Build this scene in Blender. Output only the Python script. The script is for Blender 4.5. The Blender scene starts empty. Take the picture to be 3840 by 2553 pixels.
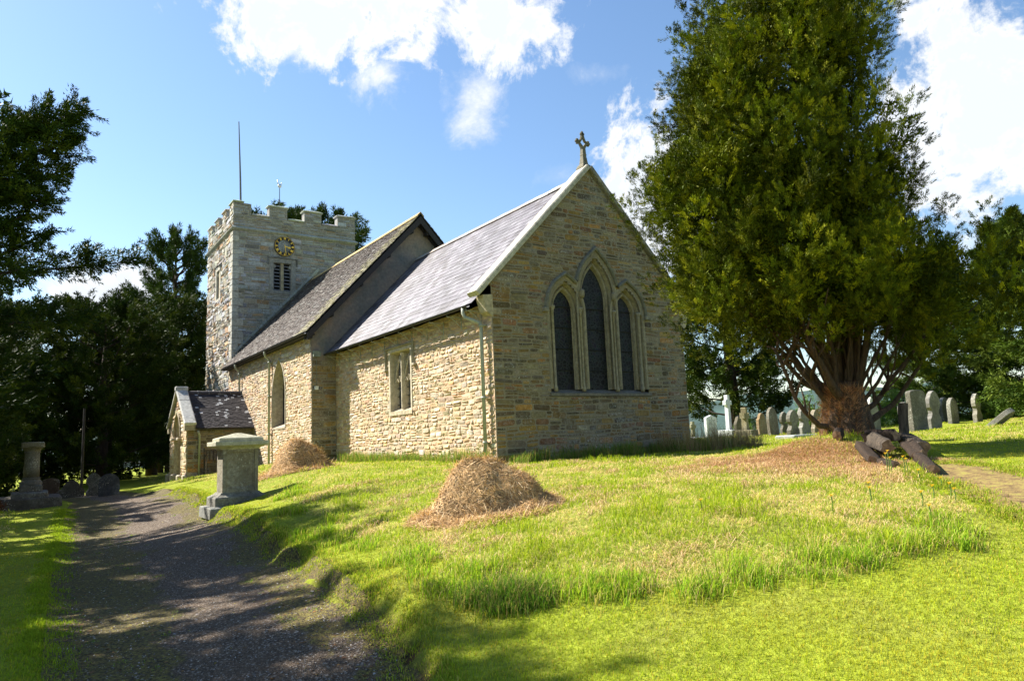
import bpy, math, random
from mathutils import Vector
import numpy as np
rng=np.random.default_rng(7); R=random.Random(5)
scene=bpy.context.scene; COL=scene.collection
SUN=5.0; EXPO=1.42; SKY_SAT=1.08; SKY_VAL=1.08; SKY_STR=.072
CLC=[(.2,(4.0,4.5,5.1)),(.45,(5.2,5.4,5.7)),(.62,(5.6,5.75,5.9)),(.85,(4.9,5.2,5.6))]
CLOUDS= [(157.7, 31.9, 11.4, 4.2, 2.3), (145.8, 31.9, 6.4, 3.8, 2.2), (163.0, 30.6, 5.2, 2.5, 1.4), (155.2, 28.5, 3.2, 2.4, 1), (147.5, 26.9, 2.8, 3.1, 0.8), (137.1, 27.9, 2.6, 1.1, 0.45), (132.4, 18.5, 6.5, 7.6, 2.6), (110.5, 19.8, 7.0, 8.4, 2.4), (123.2, 17.3, 11.3, 6.7, 1.2), (175.2, 11.7, 4.1, 2.3, 1.9), (140.5, 20.9, 2.0, 1.6, 0.4), (178.4, 14.0, 1.2, 0.3, 0.4), (109.8, 11.6, 4.4, 1.7, 0.7)]
# ---------------------------------------------------------------- mesh helpers
class M:
    def __init__(s): s.v=[]; s.f=[]; s.c=[]; s.cc=(.5,.5,.5)
    def add(s,pts,faces,col=None):
        b=len(s.v); s.v+= [tuple(p) for p in pts]; c=col or s.cc; s.c+=[c]*len(pts); s.f+=[tuple(b+i for i in f) for f in faces]
    def quad(s,a,b,c,d,col=None): s.add([a,b,c,d],[(0,1,2,3)],col)
    def box(s,x0,x1,y0,y1,z0,z1,col=None):
        s.add([(x0,y0,z0),(x1,y0,z0),(x1,y1,z0),(x0,y1,z0),(x0,y0,z1),(x1,y0,z1),(x1,y1,z1),(x0,y1,z1)],
              [(0,3,2,1),(4,5,6,7),(0,1,5,4),(1,2,6,5),(2,3,7,6),(3,0,4,7)],col)
    def bbox(s,x0,x1,y0,y1,z0,z1,b=.02,col=None,j=0):
        "box with bevelled vertical and top edges, optional jitter"
        def ring(x0,x1,y0,y1,z,c):
            P=[(x0+c,y0),(x1-c,y0),(x1,y0+c),(x1,y1-c),(x1-c,y1),(x0+c,y1),(x0,y1-c),(x0,y0+c)]
            return [(px+R.uniform(-j,j),py+R.uniform(-j,j),z+R.uniform(-j,j)) for px,py in P]
        s.loft([ring(x0,x1,y0,y1,z0,b),ring(x0,x1,y0,y1,z1-b,b),ring(x0+b,x1-b,y0+b,y1-b,z1,b)],True,True,col)
    def loft(s,rings,cap0=True,cap1=True,col=None,closed=True):
        n=len(rings[0]); P=[p for r in rings for p in r]; F=[]
        for i in range(len(rings)-1):
            for k in range(n if closed else n-1):
                a=i*n+k; b=i*n+(k+1)%n; F.append((a,b,b+n,a+n))
        if cap0: F.append(tuple(range(n-1,-1,-1)))
        if cap1: F.append(tuple((len(rings)-1)*n+k for k in range(n)))
        s.add(P,F,col)
    def tube(s,pts,rad,n=8,col=None,cap=True):
        pts=[Vector(p) for p in pts]; rings=[]
        if not hasattr(rad,'__len__'): rad=[rad]*len(pts)
        up=None
        for i,p in enumerate(pts):
            t=(pts[min(i+1,len(pts)-1)]-pts[max(i-1,0)])
            if t.length<1e-9: t=Vector((0,0,1))
            t.normalize()
            if up is None: up=Vector((0,0,1)) if abs(t.z)<.9 else Vector((1,0,0))
            a=t.cross(up).normalized(); b=a.cross(t); up=b
            rings.append([tuple(p+(a*math.cos(2*math.pi*k/n)+b*math.sin(2*math.pi*k/n))*rad[i]) for k in range(n)])
        s.loft(rings,cap,cap,col)
    def lathe(s,cx,cy,prof,n=16,col=None,sx=1,sy=1,rot=0):
        s.loft([[(cx+sx*r*math.cos(2*math.pi*k/n+rot),cy+sy*r*math.sin(2*math.pi*k/n+rot),z) for k in range(n)] for r,z in prof],True,True,col)
    def prism(s,poly,tr,d0,d1,col=None,bev=0):
        "poly (u,z); tr(u,z,d)->world"
        n=len(poly)
        if bev:
            cx=sum(p[0] for p in poly)/n; cz=sum(p[1] for p in poly)/n
            def sh(p,k): 
                dx,dz=p[0]-cx,p[1]-cz; l=math.hypot(dx,dz); return (p[0]-dx/l*k,p[1]-dz/l*k)
            r=[[tr(*sh(p,bev),d0) for p in poly],[tr(*p,d0+bev) for p in poly],[tr(*p,d1-bev) for p in poly],[tr(*sh(p,bev),d1) for p in poly]]
        else: r=[[tr(*p,d0) for p in poly],[tr(*p,d1) for p in poly]]
        s.loft(r,True,True,col)
    def sweep(s,path,prof,tr,col=None,closed=False):
        "path (u,z) polyline; prof (n,d) offset to the left normal and depth"
        rings=[]; n=len(path)
        for i,p in enumerate(path):
            if closed: a,b=path[i-1],path[(i+1)%n]
            else: a,b=path[max(i-1,0)],path[min(i+1,n-1)]
            d1=(p[0]-a[0],p[1]-a[1]); d2=(b[0]-p[0],b[1]-p[1])
            def nm(d):
                l=math.hypot(*d); return None if l<1e-9 else (-d[1]/l,d[0]/l)
            n1=nm(d1) or nm(d2); n2=nm(d2) or n1
            mx,mz=n1[0]+n2[0],n1[1]+n2[1]; l=math.hypot(mx,mz); mx/=l;mz/=l
            k=1/max(.5,mx*n1[0]+mz*n1[1])
            rings.append([tr(p[0]+mx*q*k,p[1]+mz*q*k,d) for q,d in prof])
        if closed: rings.append(rings[0])
        s.loft(rings,False,False,col,closed=False)
    def build(s,name,mat,parent=None,smooth=False):
        me=bpy.data.meshes.new(name); me.from_pydata(s.v,[],s.f)
        a=me.color_attributes.new('col','FLOAT_COLOR','POINT')
        c=np.ones((len(s.v),4),np.float32); c[:,:3]=np.array(s.c,np.float32).reshape(-1,3); a.data.foreach_set('color',c.ravel())
        me.materials.append(mat)
        if smooth: me.polygons.foreach_set('use_smooth',[True]*len(me.polygons))
        me.update(); o=bpy.data.objects.new(name,me); COL.objects.link(o)
        if parent:
            o.parent=parent
            if not parent.get('local'): o.location=[-k for k in root_off(parent)]
        return o
def root_off(p):
    x=Vector(p.location); 
    if p.parent: x=x+Vector(root_off(p.parent))
    return x
def fast(name,verts,loops,ltot,col,mat,parent=None,smooth=False,local=False):
    me=bpy.data.meshes.new(name); nv=len(verts); me.vertices.add(nv); me.vertices.foreach_set('co',np.ascontiguousarray(verts,np.float32).ravel())
    me.loops.add(len(loops)); me.loops.foreach_set('vertex_index',np.ascontiguousarray(loops,np.int32))
    me.polygons.add(len(ltot)); st=np.r_[0,np.cumsum(ltot)[:-1]].astype(np.int32)
    me.polygons.foreach_set('loop_start',st)
    try: me.polygons.foreach_set('loop_total',np.ascontiguousarray(ltot,np.int32))
    except Exception: pass
    me.update(calc_edges=True)
    a=me.color_attributes.new('col','FLOAT_COLOR','POINT'); c=np.ones((nv,4),np.float32); c[:,:3]=col; a.data.foreach_set('color',c.ravel())
    me.materials.append(mat)
    if smooth: me.polygons.foreach_set('use_smooth',[True]*len(me.polygons))
    o=bpy.data.objects.new(name,me); COL.objects.link(o)
    if parent:
        o.parent=parent
        if not local: o.location=[-k for k in root_off(parent)]
    return o
def empty(name,loc,label,cat,group=None,rz=0):
    o=bpy.data.objects.new(name,None); o.empty_display_size=.2; COL.objects.link(o); o.location=loc; o.rotation_euler=(0,0,rz)
    return tag(o,label,cat,group)
def tag(o,label,cat,group=None,kind=None):
    if label: o['label']=label
    if cat: o['category']=cat
    if group: o['group']=group
    if kind: o['kind']=kind
    return o
def struct(o): o['kind']='structure'; return o
# ---------------------------------------------------------------- materials
class N:
    def __init__(s,name):
        s.m=bpy.data.materials.new(name); s.m.use_nodes=True; s.t=s.m.node_tree; s.t.nodes.clear()
        s.out=s.t.nodes.new('ShaderNodeOutputMaterial')
    def n(s,ty,**k):
        o=s.t.nodes.new('ShaderNode'+ty)
        for a,b in k.items():
            if a.startswith('_'): setattr(o,a[1:],b)
        for a,b in k.items():
            if not a.startswith('_'):
                i=o.inputs[int(a[1:])] if a[0]=='i' and a[1:].isdigit() else o.inputs[a.replace('__',' ')]
                s.put(i,b)
        return o
    def put(s,i,b):
        if isinstance(b,bpy.types.NodeSocket): s.t.links.new(b,i)
        elif isinstance(b,bpy.types.Node): s.t.links.new(b.outputs[0],i)
        else:
            if isinstance(b,tuple) and len(b)==3 and i.type=='RGBA': b=b+(1,)
            i.default_value=b
    def pos(s): return s.n('NewGeometry').outputs['Position']
    def obj(s): return s.n('TexCoord').outputs['Object']
    def attr(s): return s.n('Attribute',_attribute_name='col').outputs['Color']
    def noise(s,v,sc,det=4,ro=.55,dist=0): return s.n('TexNoise',Vector=v,Scale=sc,Detail=det,Roughness=ro,Distortion=dist).outputs['Fac']
    def vor(s,v,sc,feat='F1',out='Distance'): return s.n('TexVoronoi',_feature=feat,Vector=v,Scale=sc).outputs[out]
    def ramp(s,f,stops):
        r=s.n('ValToRGB',Fac=f); e=r.color_ramp.elements
        while len(e)<len(stops): e.new(.5)
        for k,(p,c) in zip(e,stops):
            k.position=p; k.color=(c,c,c,1) if not isinstance(c,tuple) else c+(1,)
        return r.outputs[0]
    def mix(s,f,a,b,ty='MIX'):
        m=s.n('Mix',_data_type='RGBA',_blend_type=ty); s.put(m.inputs[0],f); s.put(m.inputs[6],a); s.put(m.inputs[7],b); return m.outputs[2]
    def math(s,op,a,b=0.,c=0.):
        m=s.n('Math',_operation=op); s.put(m.inputs[0],a); s.put(m.inputs[1],b); s.put(m.inputs[2],c); return m.outputs[0]
    def bump(s,h,st,d=.02): return s.n('Bump',Height=h,Strength=st,Distance=d).outputs[0]
    def bsdf(s,col,rough=.9,nrm=None,**k):
        b=s.n('BsdfPrincipled'); s.put(b.inputs['Base Color'],col); s.put(b.inputs['Roughness'],rough)
        if nrm is not None: s.put(b.inputs['Normal'],nrm)
        b.inputs['Specular IOR Level'].default_value=k.pop('spec',.3)
        for a,v in k.items(): s.put(b.inputs[a.replace('__',' ')],v)
        s.t.links.new(b.outputs[0],s.out.inputs[0]); return b
def stone_mat(name,lich=.5,bump=.7,lc=(.45,.45,.42),dark=.35):
    m=N(name); p=m.pos(); c=m.attr()
    a=m.noise(p,9,5); c=m.mix(1,c,m.ramp(a,[(.25,.62),(.75,1.3)]),'MULTIPLY')
    b=m.noise(p,45,4,.7); c=m.mix(1,c,m.ramp(b,[(.3,.72),(.7,1.22)]),'MULTIPLY')
    g=m.noise(p,1.1,4); c=m.mix(m.ramp(g,[(.5,0.),(.72,dark)]),c,(.10,.085,.06))
    l=m.math('MULTIPLY',m.ramp(m.noise(p,26,5,.65),[(.56,0.),(.64,1.)]),m.ramp(m.noise(p,1.7,3),[(.42,0.),(.62,1.)]))
    c=m.mix(m.math('MULTIPLY',m.math('MULTIPLY',m.ramp(m.noise(p,1.05,5,.6),[(.48,0.),(.66,1.)]),m.ramp(m.noise(p,13,5,.7),[(.38,0.),(.62,1.)])),lich*.55),c,lc)
    c=m.mix(m.math('MULTIPLY',l,lich),c,lc)
    h=m.math('ADD',m.math('MULTIPLY',m.noise(p,22,5,.65),1.),m.math('MULTIPLY',b,.4))
    m.bsdf(c,.92,m.bump(h,bump,.03)); return m.m
MS_S=stone_mat('south_rubble_stone',.35,.8,(.66,.62,.53),.08)  # used on south-facing walls: paler lichen tint, weaker dark blotches
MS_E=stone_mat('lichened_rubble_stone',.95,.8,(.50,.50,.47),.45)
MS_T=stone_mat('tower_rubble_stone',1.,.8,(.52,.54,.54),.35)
MS_D=stone_mat('dressed_stone',.35,.35,(.42,.41,.36),.3)
MS_G=stone_mat('headstone_stone',.9,.5,(.46,.45,.38),.5)
MS_W=stone_mat('coping_stone',.9,.5,(.6,.57,.48),.15)
def simple(name,col,rough=.6,sc=20,amt=.3,bump=.2,metal=0.,spec=.3):
    m=N(name); p=m.pos(); f=m.noise(p,sc,5,.6)
    c=m.mix(1,col,m.ramp(f,[(.3,1-amt),(.7,1+amt)]),'MULTIPLY')
    m.bsdf(c,rough,m.bump(f,bump,.01),Metallic=metal,spec=spec); return m.m
def attr_mat(name,rough=.8,sc=30,amt=.3,bump=.3,spec=.3):
    m=N(name); p=m.pos(); f=m.noise(p,sc,5,.6)
    c=m.mix(1,m.attr(),m.ramp(f,[(.3,1-amt),(.7,1+amt)]),'MULTIPLY')
    m.bsdf(c,rough,m.bump(f,bump,.01),spec=spec); return m.m
M_slate=attr_mat('chancel_slate',.5,14,.3,.35,.4)
M_tile=attr_mat('nave_stone_tile',.8,24,.4,.5)
M_iron=simple('dark_iron',(.03,.03,.032),.5,30,.3)
M_pipe=simple('painted_pipe',(.36,.37,.30),.5,12,.15,.1)
M_board=simple('dark_timber',(.035,.03,.028),.75,25,.5,.4)
M_lead=simple('lead_sheet',(.22,.23,.25),.5,8,.3)
M_gold=simple('gilding',(1.,.62,.07),.45,20,.1,.1,.1)
M_clockface=simple('clock_black',(.025,.022,.02),.6,20,.3)
M_white=simple('white_marble',(.62,.65,.66),.6,10,.14,.15)
M_lett=simple('cut_lettering',(.12,.12,.12),.8)
M_silver=simple('vane_metal',(.6,.62,.65),.4,20,.1,.1,.6)
def m_plaster():
    m=N('gable_render'); p=m.pos(); a=m.noise(p,1.4,5,.6); b=m.noise(p,11,5)
    c=m.ramp(a,[(.3,(.30,.22,.17)),(.5,(.24,.20,.17)),(.68,(.15,.15,.14))]); c=m.mix(1,c,m.ramp(b,[(.3,.8),(.7,1.15)]),'MULTIPLY')
    m.bsdf(c,.92,m.bump(m.noise(p,18,5),.4,.02)); return m.m
M_plaster=m_plaster()
def m_mortar(name,col):
    m=N(name); p=m.pos(); f=m.noise(p,30,5,.7); c=m.mix(1,col,m.ramp(f,[(.3,.65),(.7,1.2)]),'MULTIPLY')
    c=m.mix(m.ramp(m.noise(p,2,4),[(.5,0.),(.7,.4)]),c,(.14,.12,.1))
    m.bsdf(c,.95,m.bump(f,.8,.02)); return m.m
M_bark=None
def m_bark(name,a,b):
    m=N(name); p=m.n('Mapping',Vector=m.pos(),Scale=(9,9,1.6)).outputs[0]; f=m.noise(p,2.2,6,.7,.6)
    c=m.ramp(f,[(.3,a),(.7,b)]); m.bsdf(c,.9,m.bump(f,1.,.06)); return m.m
M_bark=m_bark('brown_bark',(.035,.02,.012),(.13,.085,.055))
M_barkg=m_bark('dark_yew_bark',(.02,.014,.01),(.07,.045,.03))
M_wood=m_bark('weathered_wood',(.02,.016,.012),(.15,.115,.085))
def leaf_mat(name,tr=.35,sp=.25,rough=.55):
    m=N(name); c=m.attr(); b=m.bsdf(c,rough,spec=sp)
    t=m.n('BsdfTranslucent'); m.put(t.inputs[0],m.mix(1,c,(1.2,1.25,.7),'MULTIPLY'))
    x=m.n('MixShader'); x.inputs[0].default_value=tr; m.t.links.new(b.outputs[0],x.inputs[1]); m.t.links.new(t.outputs[0],x.inputs[2]); m.t.links.new(x.outputs[0],m.out.inputs[0]); return m.m
M_leaf=leaf_mat('conifer_foliage',.07,.05); M_grass=leaf_mat('grass_blades',.4,.06,.7); M_hay=leaf_mat('dry_hay',.15,.2,.7)
def stained(name,sc,lead,tint,rough=.18,sp=.4):
    m=N(name); p=m.pos(); 
    e=m.vor(p,sc,'DISTANCE_TO_EDGE'); cc=m.n('TexVoronoi',Vector=p,Scale=sc).outputs['Color']
    h=m.n('HueSaturation',Saturation=.35,Value=.9,Color=cc).outputs[0]
    c=m.mix(1,h,tint,'MULTIPLY'); c=m.mix(m.ramp(m.noise(p,2.3,3),[(.4,.0),(.65,.8)]),c,(.012,.012,.014))
    l=m.ramp(e,[(.03,1.),(.11,0.)]); c=m.mix(l,c,lead)
    m.bsdf(c,rough,m.bump(m.noise(p,9,2),.15,.02),spec=sp); return m.m
M_stain=stained('dark_stained_glass',10,(.042,.044,.048),(.035,.04,.052),.5,.12)
M_leaded=stained('leaded_glass',11,(.30,.33,.38),(.03,.04,.055),.3)
M_guard=simple('window_guard',(.05,.05,.05),.6)
CP=np.array([(7.19,-9.17,0),(.96,-8.96,.08),(-6.71,-8.56,.14),(-16,-7.43,.22),(-8.66,-9.43,.2),(8.32,-7.91,0),(4.04,-7.73,.02),(-4.7,-6.96,.12),(-13.16,-5.99,.28),
(9.09,-6.59,.08),(3.9,-6.12,.16),(-3.25,-5.59,.27),(-1.87,-5.32,.36),(10.95,-5.55,.12),(12.05,-4.79,.22),(11.49,-2.86,.5),(10.12,-4.44,.45),(8.93,-6.11,.26),
(6.57,-4.63,.6),(8.97,-3.58,.7),(10.34,-2.86,.76),(11.17,-1.85,.7),(5.84,-.98,.98),(-.44,-3.46,.92),(-3.73,-3.66,.93),(-12.69,-4.35,.6),
(-17.55,-4.11,.45),(-12.85,-5.52,.34),(9.01,-5.05,.48),(4.9,-5.58,.38),(2.64,-5.4,.52),(10.18,-.81,.85),(10.49,.15,.96),(8.56,1.59,1.05),
(6.49,2.75,1.13),(-2.7,12.16,1.28),(-5.32,13.9,1.32),(2.14,14.73,1.28),(1.63,18.24,1.3),(.29,25.27,1.55),(4.41,15.07,1.39),(7.1,9.67,1.22),(-1.77,17.61,1.26),
(.1,0,1.05),(-5,-.2,1.05),(-10,-1,1.05),(-15.6,-1,1.0),(0,6.6,1.06),(-10,7.5,1.1),(-22,-1,.7),(-28,-1,.5),(-22,7,1.0),(-17.6,-3.5,.6),(-21.4,-3.5,.32),
(16,-6,.2),(15,-11,-.05),(10,-13,0),(0,-13,.1),(-12,-14,.2),(17,0,.8),(14,8,1.3),(-30,-8,.1),(-30,12,.8),(-12,25,1.2),(12,25,1.7),(25,5,1.3),(25,-12,.1),(-30,30,.9)],float)
def _k(r2): return np.where(r2>1e-9,r2*np.log(r2+1e-12)*.5,0)
_n=len(CP); _A=np.zeros((_n+3,_n+3)); _d=((CP[:,None,:2]-CP[None,:,:2])**2).sum(2)
_A[:_n,:_n]=_k(_d)+np.eye(_n)*1.0; _A[:_n,_n]=1; _A[:_n,_n+1:]=CP[:,:2]; _A[_n,:_n]=1; _A[_n+1:,:_n]=CP[:,:2].T
_w=np.linalg.solve(_A,np.r_[CP[:,2],0,0,0])
PR=np.array([(14,-8.6),(12,-7.7),(10.25,-7.22),(9.36,-6.9),(8.39,-6.68),(7.44,-6.59),(5.28,-6.28),(2.66,-6.07),(-1.09,-5.85),(-4.05,-5.52),(-7.13,-5.45),(-10.53,-5.47),(-13,-5.7),(-17,-6.2),(-24,-7.5),(-32,-10)])
PL=np.array([(13,-12),(11.5,-10.5),(9.6,-9.4),(8.71,-9.0),(7.47,-8.86),(5.62,-8.78),(3.05,-8.66),(-2.7,-8.31),(-9.24,-7.9),(-13.73,-7.5),(-17,-8.2),(-24,-9.5),(-32,-12.2)])
def ss(a,b,x):
    t=np.clip((x-a)/(b-a),0,1); return t*t*(3-2*t)
def yR(x):
    o=PR[::-1]; return np.interp(x,o[:,0],o[:,1])
def yL(x):
    o=PL[::-1]; return np.interp(x,o[:,0],o[:,1])
def vn(x,y,s=0):
    "smooth value noise"
    x=np.asarray(x,float);y=np.asarray(y,float)
    xi=np.floor(x).astype(np.int64);yi=np.floor(y).astype(np.int64);fx=x-xi;fy=y-yi
    fx=fx*fx*(3-2*fx);fy=fy*fy*(3-2*fy)
    def h(a,b):
        n=(a*374761393+b*668265263+s*1442695041)&0x7fffffff
        n=((n^(n>>13))*1274126177)&0x7fffffff
        return ((n^(n>>16))&0xffff)/65535.
    return (h(xi,yi)*(1-fx)+h(xi+1,yi)*fx)*(1-fy)+(h(xi,yi+1)*(1-fx)+h(xi+1,yi+1)*fx)*fy
def gz(x,y):
    x=np.asarray(x,float);y=np.asarray(y,float); sh=x.shape; x=x.ravel();y=y.ravel(); z=np.empty(len(x))
    cx,cy=np.clip(x,-34,27),np.clip(y,-16,34)
    for i in range(0,len(x),20000):
        s=slice(i,i+20000); r2=(cx[s,None]-CP[:,0])**2+(cy[s,None]-CP[:,1])**2
        z[s]=_k(r2)@_w[:_n]+_w[_n]+cx[s]*_w[_n+1]+cy[s]*_w[_n+2]
    far=np.hypot(x-cx,y-cy); z-=ss(0,60,far)*1.2
    wob=(vn(x*1.6,y*1.6,3)-.5)*.3
    inp=ss(-.12,.14,yR(x)+wob-y)*ss(-.12,.14,y-(yL(x)-wob*.6))*ss(14.5,12.5,x)
    z=z-inp*.05+ss(-.04,.16,y-yR(x)-wob)*.11*ss(14,11,x)*ss(-14,-8,x)*ss(6,1,y-yR(x))
    z+=(vn(x*1.1,y*1.1,7)-.5)*.05+(vn(x*3.3,y*3.3,9)-.5)*.022*(1-inp)
    # mound of litter under the big tree
    r=np.hypot((x-6.95)/1.25,(y-2.4)/1.25); z+=.32*np.exp(-r*r*1.0)
    return z.reshape(sh)
def hit(ray,C,t0=2,t1=90,n=1500):
    t=np.linspace(t0,t1,n); p=C+ray[None]*t[:,None]; g=gz(p[:,0],p[:,1]); k=np.where(p[:,2]<g)[0]
    if len(k)==0: return None
    return p[k[0]]
# ---------------------------------------------------------------- rubble walls
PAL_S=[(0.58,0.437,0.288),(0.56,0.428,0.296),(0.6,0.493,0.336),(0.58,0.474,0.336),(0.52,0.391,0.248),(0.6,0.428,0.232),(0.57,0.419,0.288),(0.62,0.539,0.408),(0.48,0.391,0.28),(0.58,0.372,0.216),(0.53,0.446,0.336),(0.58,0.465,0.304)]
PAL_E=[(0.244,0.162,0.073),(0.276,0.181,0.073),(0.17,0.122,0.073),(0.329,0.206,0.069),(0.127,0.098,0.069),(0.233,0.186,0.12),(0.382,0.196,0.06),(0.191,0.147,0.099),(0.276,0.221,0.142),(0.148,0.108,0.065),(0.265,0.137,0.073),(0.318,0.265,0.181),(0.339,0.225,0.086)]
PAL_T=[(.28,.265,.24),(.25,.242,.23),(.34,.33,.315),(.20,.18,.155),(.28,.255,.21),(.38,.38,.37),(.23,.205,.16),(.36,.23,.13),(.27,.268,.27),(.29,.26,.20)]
def rubble(name,place,z0,z1,iv,ivb,pal,mat,mmat,parent,ch=(.07,.17),cw=(.14,.42),dep=(.012,.03),seed=1,ruf=.006,quo=None):
    r=random.Random(seed); m=M(); mb=M(); z=z0
    while z<z1-.02:
        h=r.uniform(*ch); h=min(h,z1-z); zc=z+h/2
        for (a,b) in iv(zc):
            if b-a<.05: continue
            ea,eb=iv(z+.01),iv(z+h-.01)
            u=a
            while u<b-.03:
                w=r.uniform(*cw)*(1.25 if h>.13 else 1)
                if quo and (u==a): w=r.choice((.28,.55))
                if b-(u+w)<.1: w=b-u
                g=.009+r.random()*.008; ww=lambda uu:.02*math.sin(uu*1.9+z*3)+.012*math.sin(uu*5.1+z*9)
                hh=h
                parts=[(z,z+h)]
                if h>.12 and r.random()<.42: k=z+h*r.uniform(.4,.6); parts=[(z,k),(k,z+h)]
                for (za,zb) in parts:
                    A0,B0,A1,B1=u+g,u+w-g,za+g*.8,zb-g*.8
                    if B0-A0<.03 or B1-A1<.02: continue
                    cx=min(.03,(B0-A0)*.18); cz=min(.03,(B1-A1)*.25); j=lambda k:r.uniform(-k,k)
                    o=[(A0+cx,A1),(B0-cx,A1),(B0,A1+cz),(B0,B1-cz),(B0-cx,B1),(A0+cx,B1),(A0,B1-cz),(A0,A1+cz)]
                    o=[(x+j(.006),y+j(.005)+ww(x)) for x,y in o]
                    D=r.uniform(*dep); tx=r.uniform(-1,1)*ruf*2.2; tz=r.uniform(-1,1)*ruf*2.2
                    mx,mz=(A0+B0)/2,(A1+B1)/2+ww((A0+B0)/2); hw,hh2=(B0-A0)/2,(B1-A1)/2
                    back=[place(x,y,-.01) for x,y in o]; s_=.82
                    fr=[]
                    for x,y in o:
                        x2=mx+(x-mx)*(1-.012/max(hw,.02)); y2=mz+(y-mz)*(1-.010/max(hh2,.02))
                        fr.append(place(x2,y2,max(.004,D+tx*(x-mx)/hw+tz*(y-mz)/hh2+j(ruf))))
                    P=back+fr+[place(mx+j(.3)*hw,mz+j(.3)*hh2,D+abs(j(ruf*1.6)))]
                    F=[(i,(i+1)%8,8+(i+1)%8,8+i) for i in range(8)]+[(8+i,8+(i+1)%8,16) for i in range(8)]
                    c=r.choice(pal); t=r.uniform(.78,1.22); c=(c[0]*t,c[1]*t*r.uniform(.95,1.05),c[2]*t*r.uniform(.85,1.12))
                    m.add(P,F,c)
                u+=w
        z+=h
    z=z0
    while z<z1-1e-4:
        h=min(.08,z1-z)
        for (a,b) in ivb(z+h/2):
            mb.quad(place(a,z,0),place(b,z,0),place(b,z+h,0),place(a,z+h,0))
        z+=h
    o=m.build(name,mat,parent); mb.build('mortar',mmat,o) if not o.get('x') else None
    return o
def cut(a,b,holes):
    out=[(a,b)]
    for h0,h1 in holes:
        n=[]
        for x,y in out:
            if h1<=x or h0>=y: n.append((x,y)); continue
            if h0>x: n.append((x,h0))
            if h1<y: n.append((h1,y))
        out=n
    return out
def arch_half(half,zs,rise,n,z):
    "half-width at height z of a pointed arch offset outward by n"
    if z<=zs: return half+n
    Rr=(half*half+rise*rise)/(2*half); d=(Rr+n)**2-(z-zs)**2
    return max(0,math.sqrt(d)-(Rr-half)) if d>0 else 0
def arch_path(cx,half,zb,zs,rise,k=9):
    "left foot, up, over, down to the right foot; left normal points OUT"
    Rr=(half*half+rise*rise)/(2*half); P=[]
    a1=math.atan2(rise,Rr-half)
    L=[(cx+(Rr-half)-Rr*math.cos(a1*i/k),zs+Rr*math.sin(a1*i/k)) for i in range(k+1)]
    Rg=[(2*cx-x,z) for x,z in L[::-1][1:]]
    return [(cx-half,zb)]+L+Rg+[(cx+half,zb)]
def pane(m,cx,half,zb,zs,rise,tr,d,col=None):
    P=arch_path(cx,half,zb,zs,rise); m.add([tr(x,z,d) for x,z in P],[tuple(range(len(P)))],col)
ST=(.30,.26,.19); STL=(.42,.36,.26)
trE=lambda y,z,d:(d,y,z)                # chancel east wall, outward +x
trS=lambda x,z,d:(x,-d,z)               # chancel south wall
trNS=lambda x,z,d:(x,-.89-d,z)
trNE=lambda y,z,d:(-10.14+d,y,z)
trTE=lambda y,z,d:(-22.02+d,y,z)
trTS=lambda x,z,d:(x,-.74-d,z)
trPE=lambda y,z,d:(-17.6+d,y,z)
trPS=lambda x,z,d:(x,-3.5-d,z)
CH=empty('church',(-10,3,1.0),'old rubble stone parish church with battlemented clock tower, nave, chancel and small south porch','church')
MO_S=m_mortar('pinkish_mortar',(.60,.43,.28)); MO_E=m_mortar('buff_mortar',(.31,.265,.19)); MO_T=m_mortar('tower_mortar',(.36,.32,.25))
# --- chancel
ZB=.7
LT=[(2.31,.305,4.83,.52),(3.375,.395,5.22,.86),(4.44,.305,4.83,.52)]
def holesE(n,zb):
    def f(z):
        if z<zb: return []
        return [(cx-arch_half(h,zs,r,n,z),cx+arch_half(h,zs,r,n,z)) for cx,h,zs,r in LT if arch_half(h,zs,r,n,z)>0]
    return f
def rake(y0,z0,ya,za,y1):
    def f(z):
        if z<=z0: return (y0,y1)
        t=(z-z0)/(za-z0); return (y0+(ya-y0)*t,y1+(ya-y1)*t)
    return f
rkE=rake(.0,5.34,3.3,8.74,6.6)
def ivE(z,n=.31):
    a,b=rkE(z); 
    if b-a<.1: return []
    return cut(a,b,holesE(n,2.6)(z)) if not 2.6<z<4.83 else cut(a,b,[(1.68,5.07)])
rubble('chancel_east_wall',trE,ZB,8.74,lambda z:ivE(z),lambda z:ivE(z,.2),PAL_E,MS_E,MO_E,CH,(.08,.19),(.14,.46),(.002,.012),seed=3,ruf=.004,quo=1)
m=M(); m.prism([(0,5.36),(3.3,8.78),(6.6,5.36),(6.45,5.3),(3.3,8.5),(.15,5.3)],trE,-.2,-.004,(.3,.25,.17)); m.build('gable_edge',MS_E,CH)
def ivS(z,m=0): return cut(-10.14,-.0,[(-5.72-m*0,-4.24)] if 2.52<z<4.38 else [])
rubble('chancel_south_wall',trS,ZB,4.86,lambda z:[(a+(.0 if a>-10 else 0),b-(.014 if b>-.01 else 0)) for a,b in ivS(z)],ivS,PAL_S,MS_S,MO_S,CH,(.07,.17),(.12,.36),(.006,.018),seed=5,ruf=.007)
m=M(); m.quad(trE(6.6,ZB,0),(-10.14,6.6,ZB),(-10.14,6.6,4.9),(0,6.6,4.9),(.2,.17,.13)); m.build('chancel_north_wall',MS_E,CH)
def opening(a,b,zb,zt,tr,name,col,t=.0): pass
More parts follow.
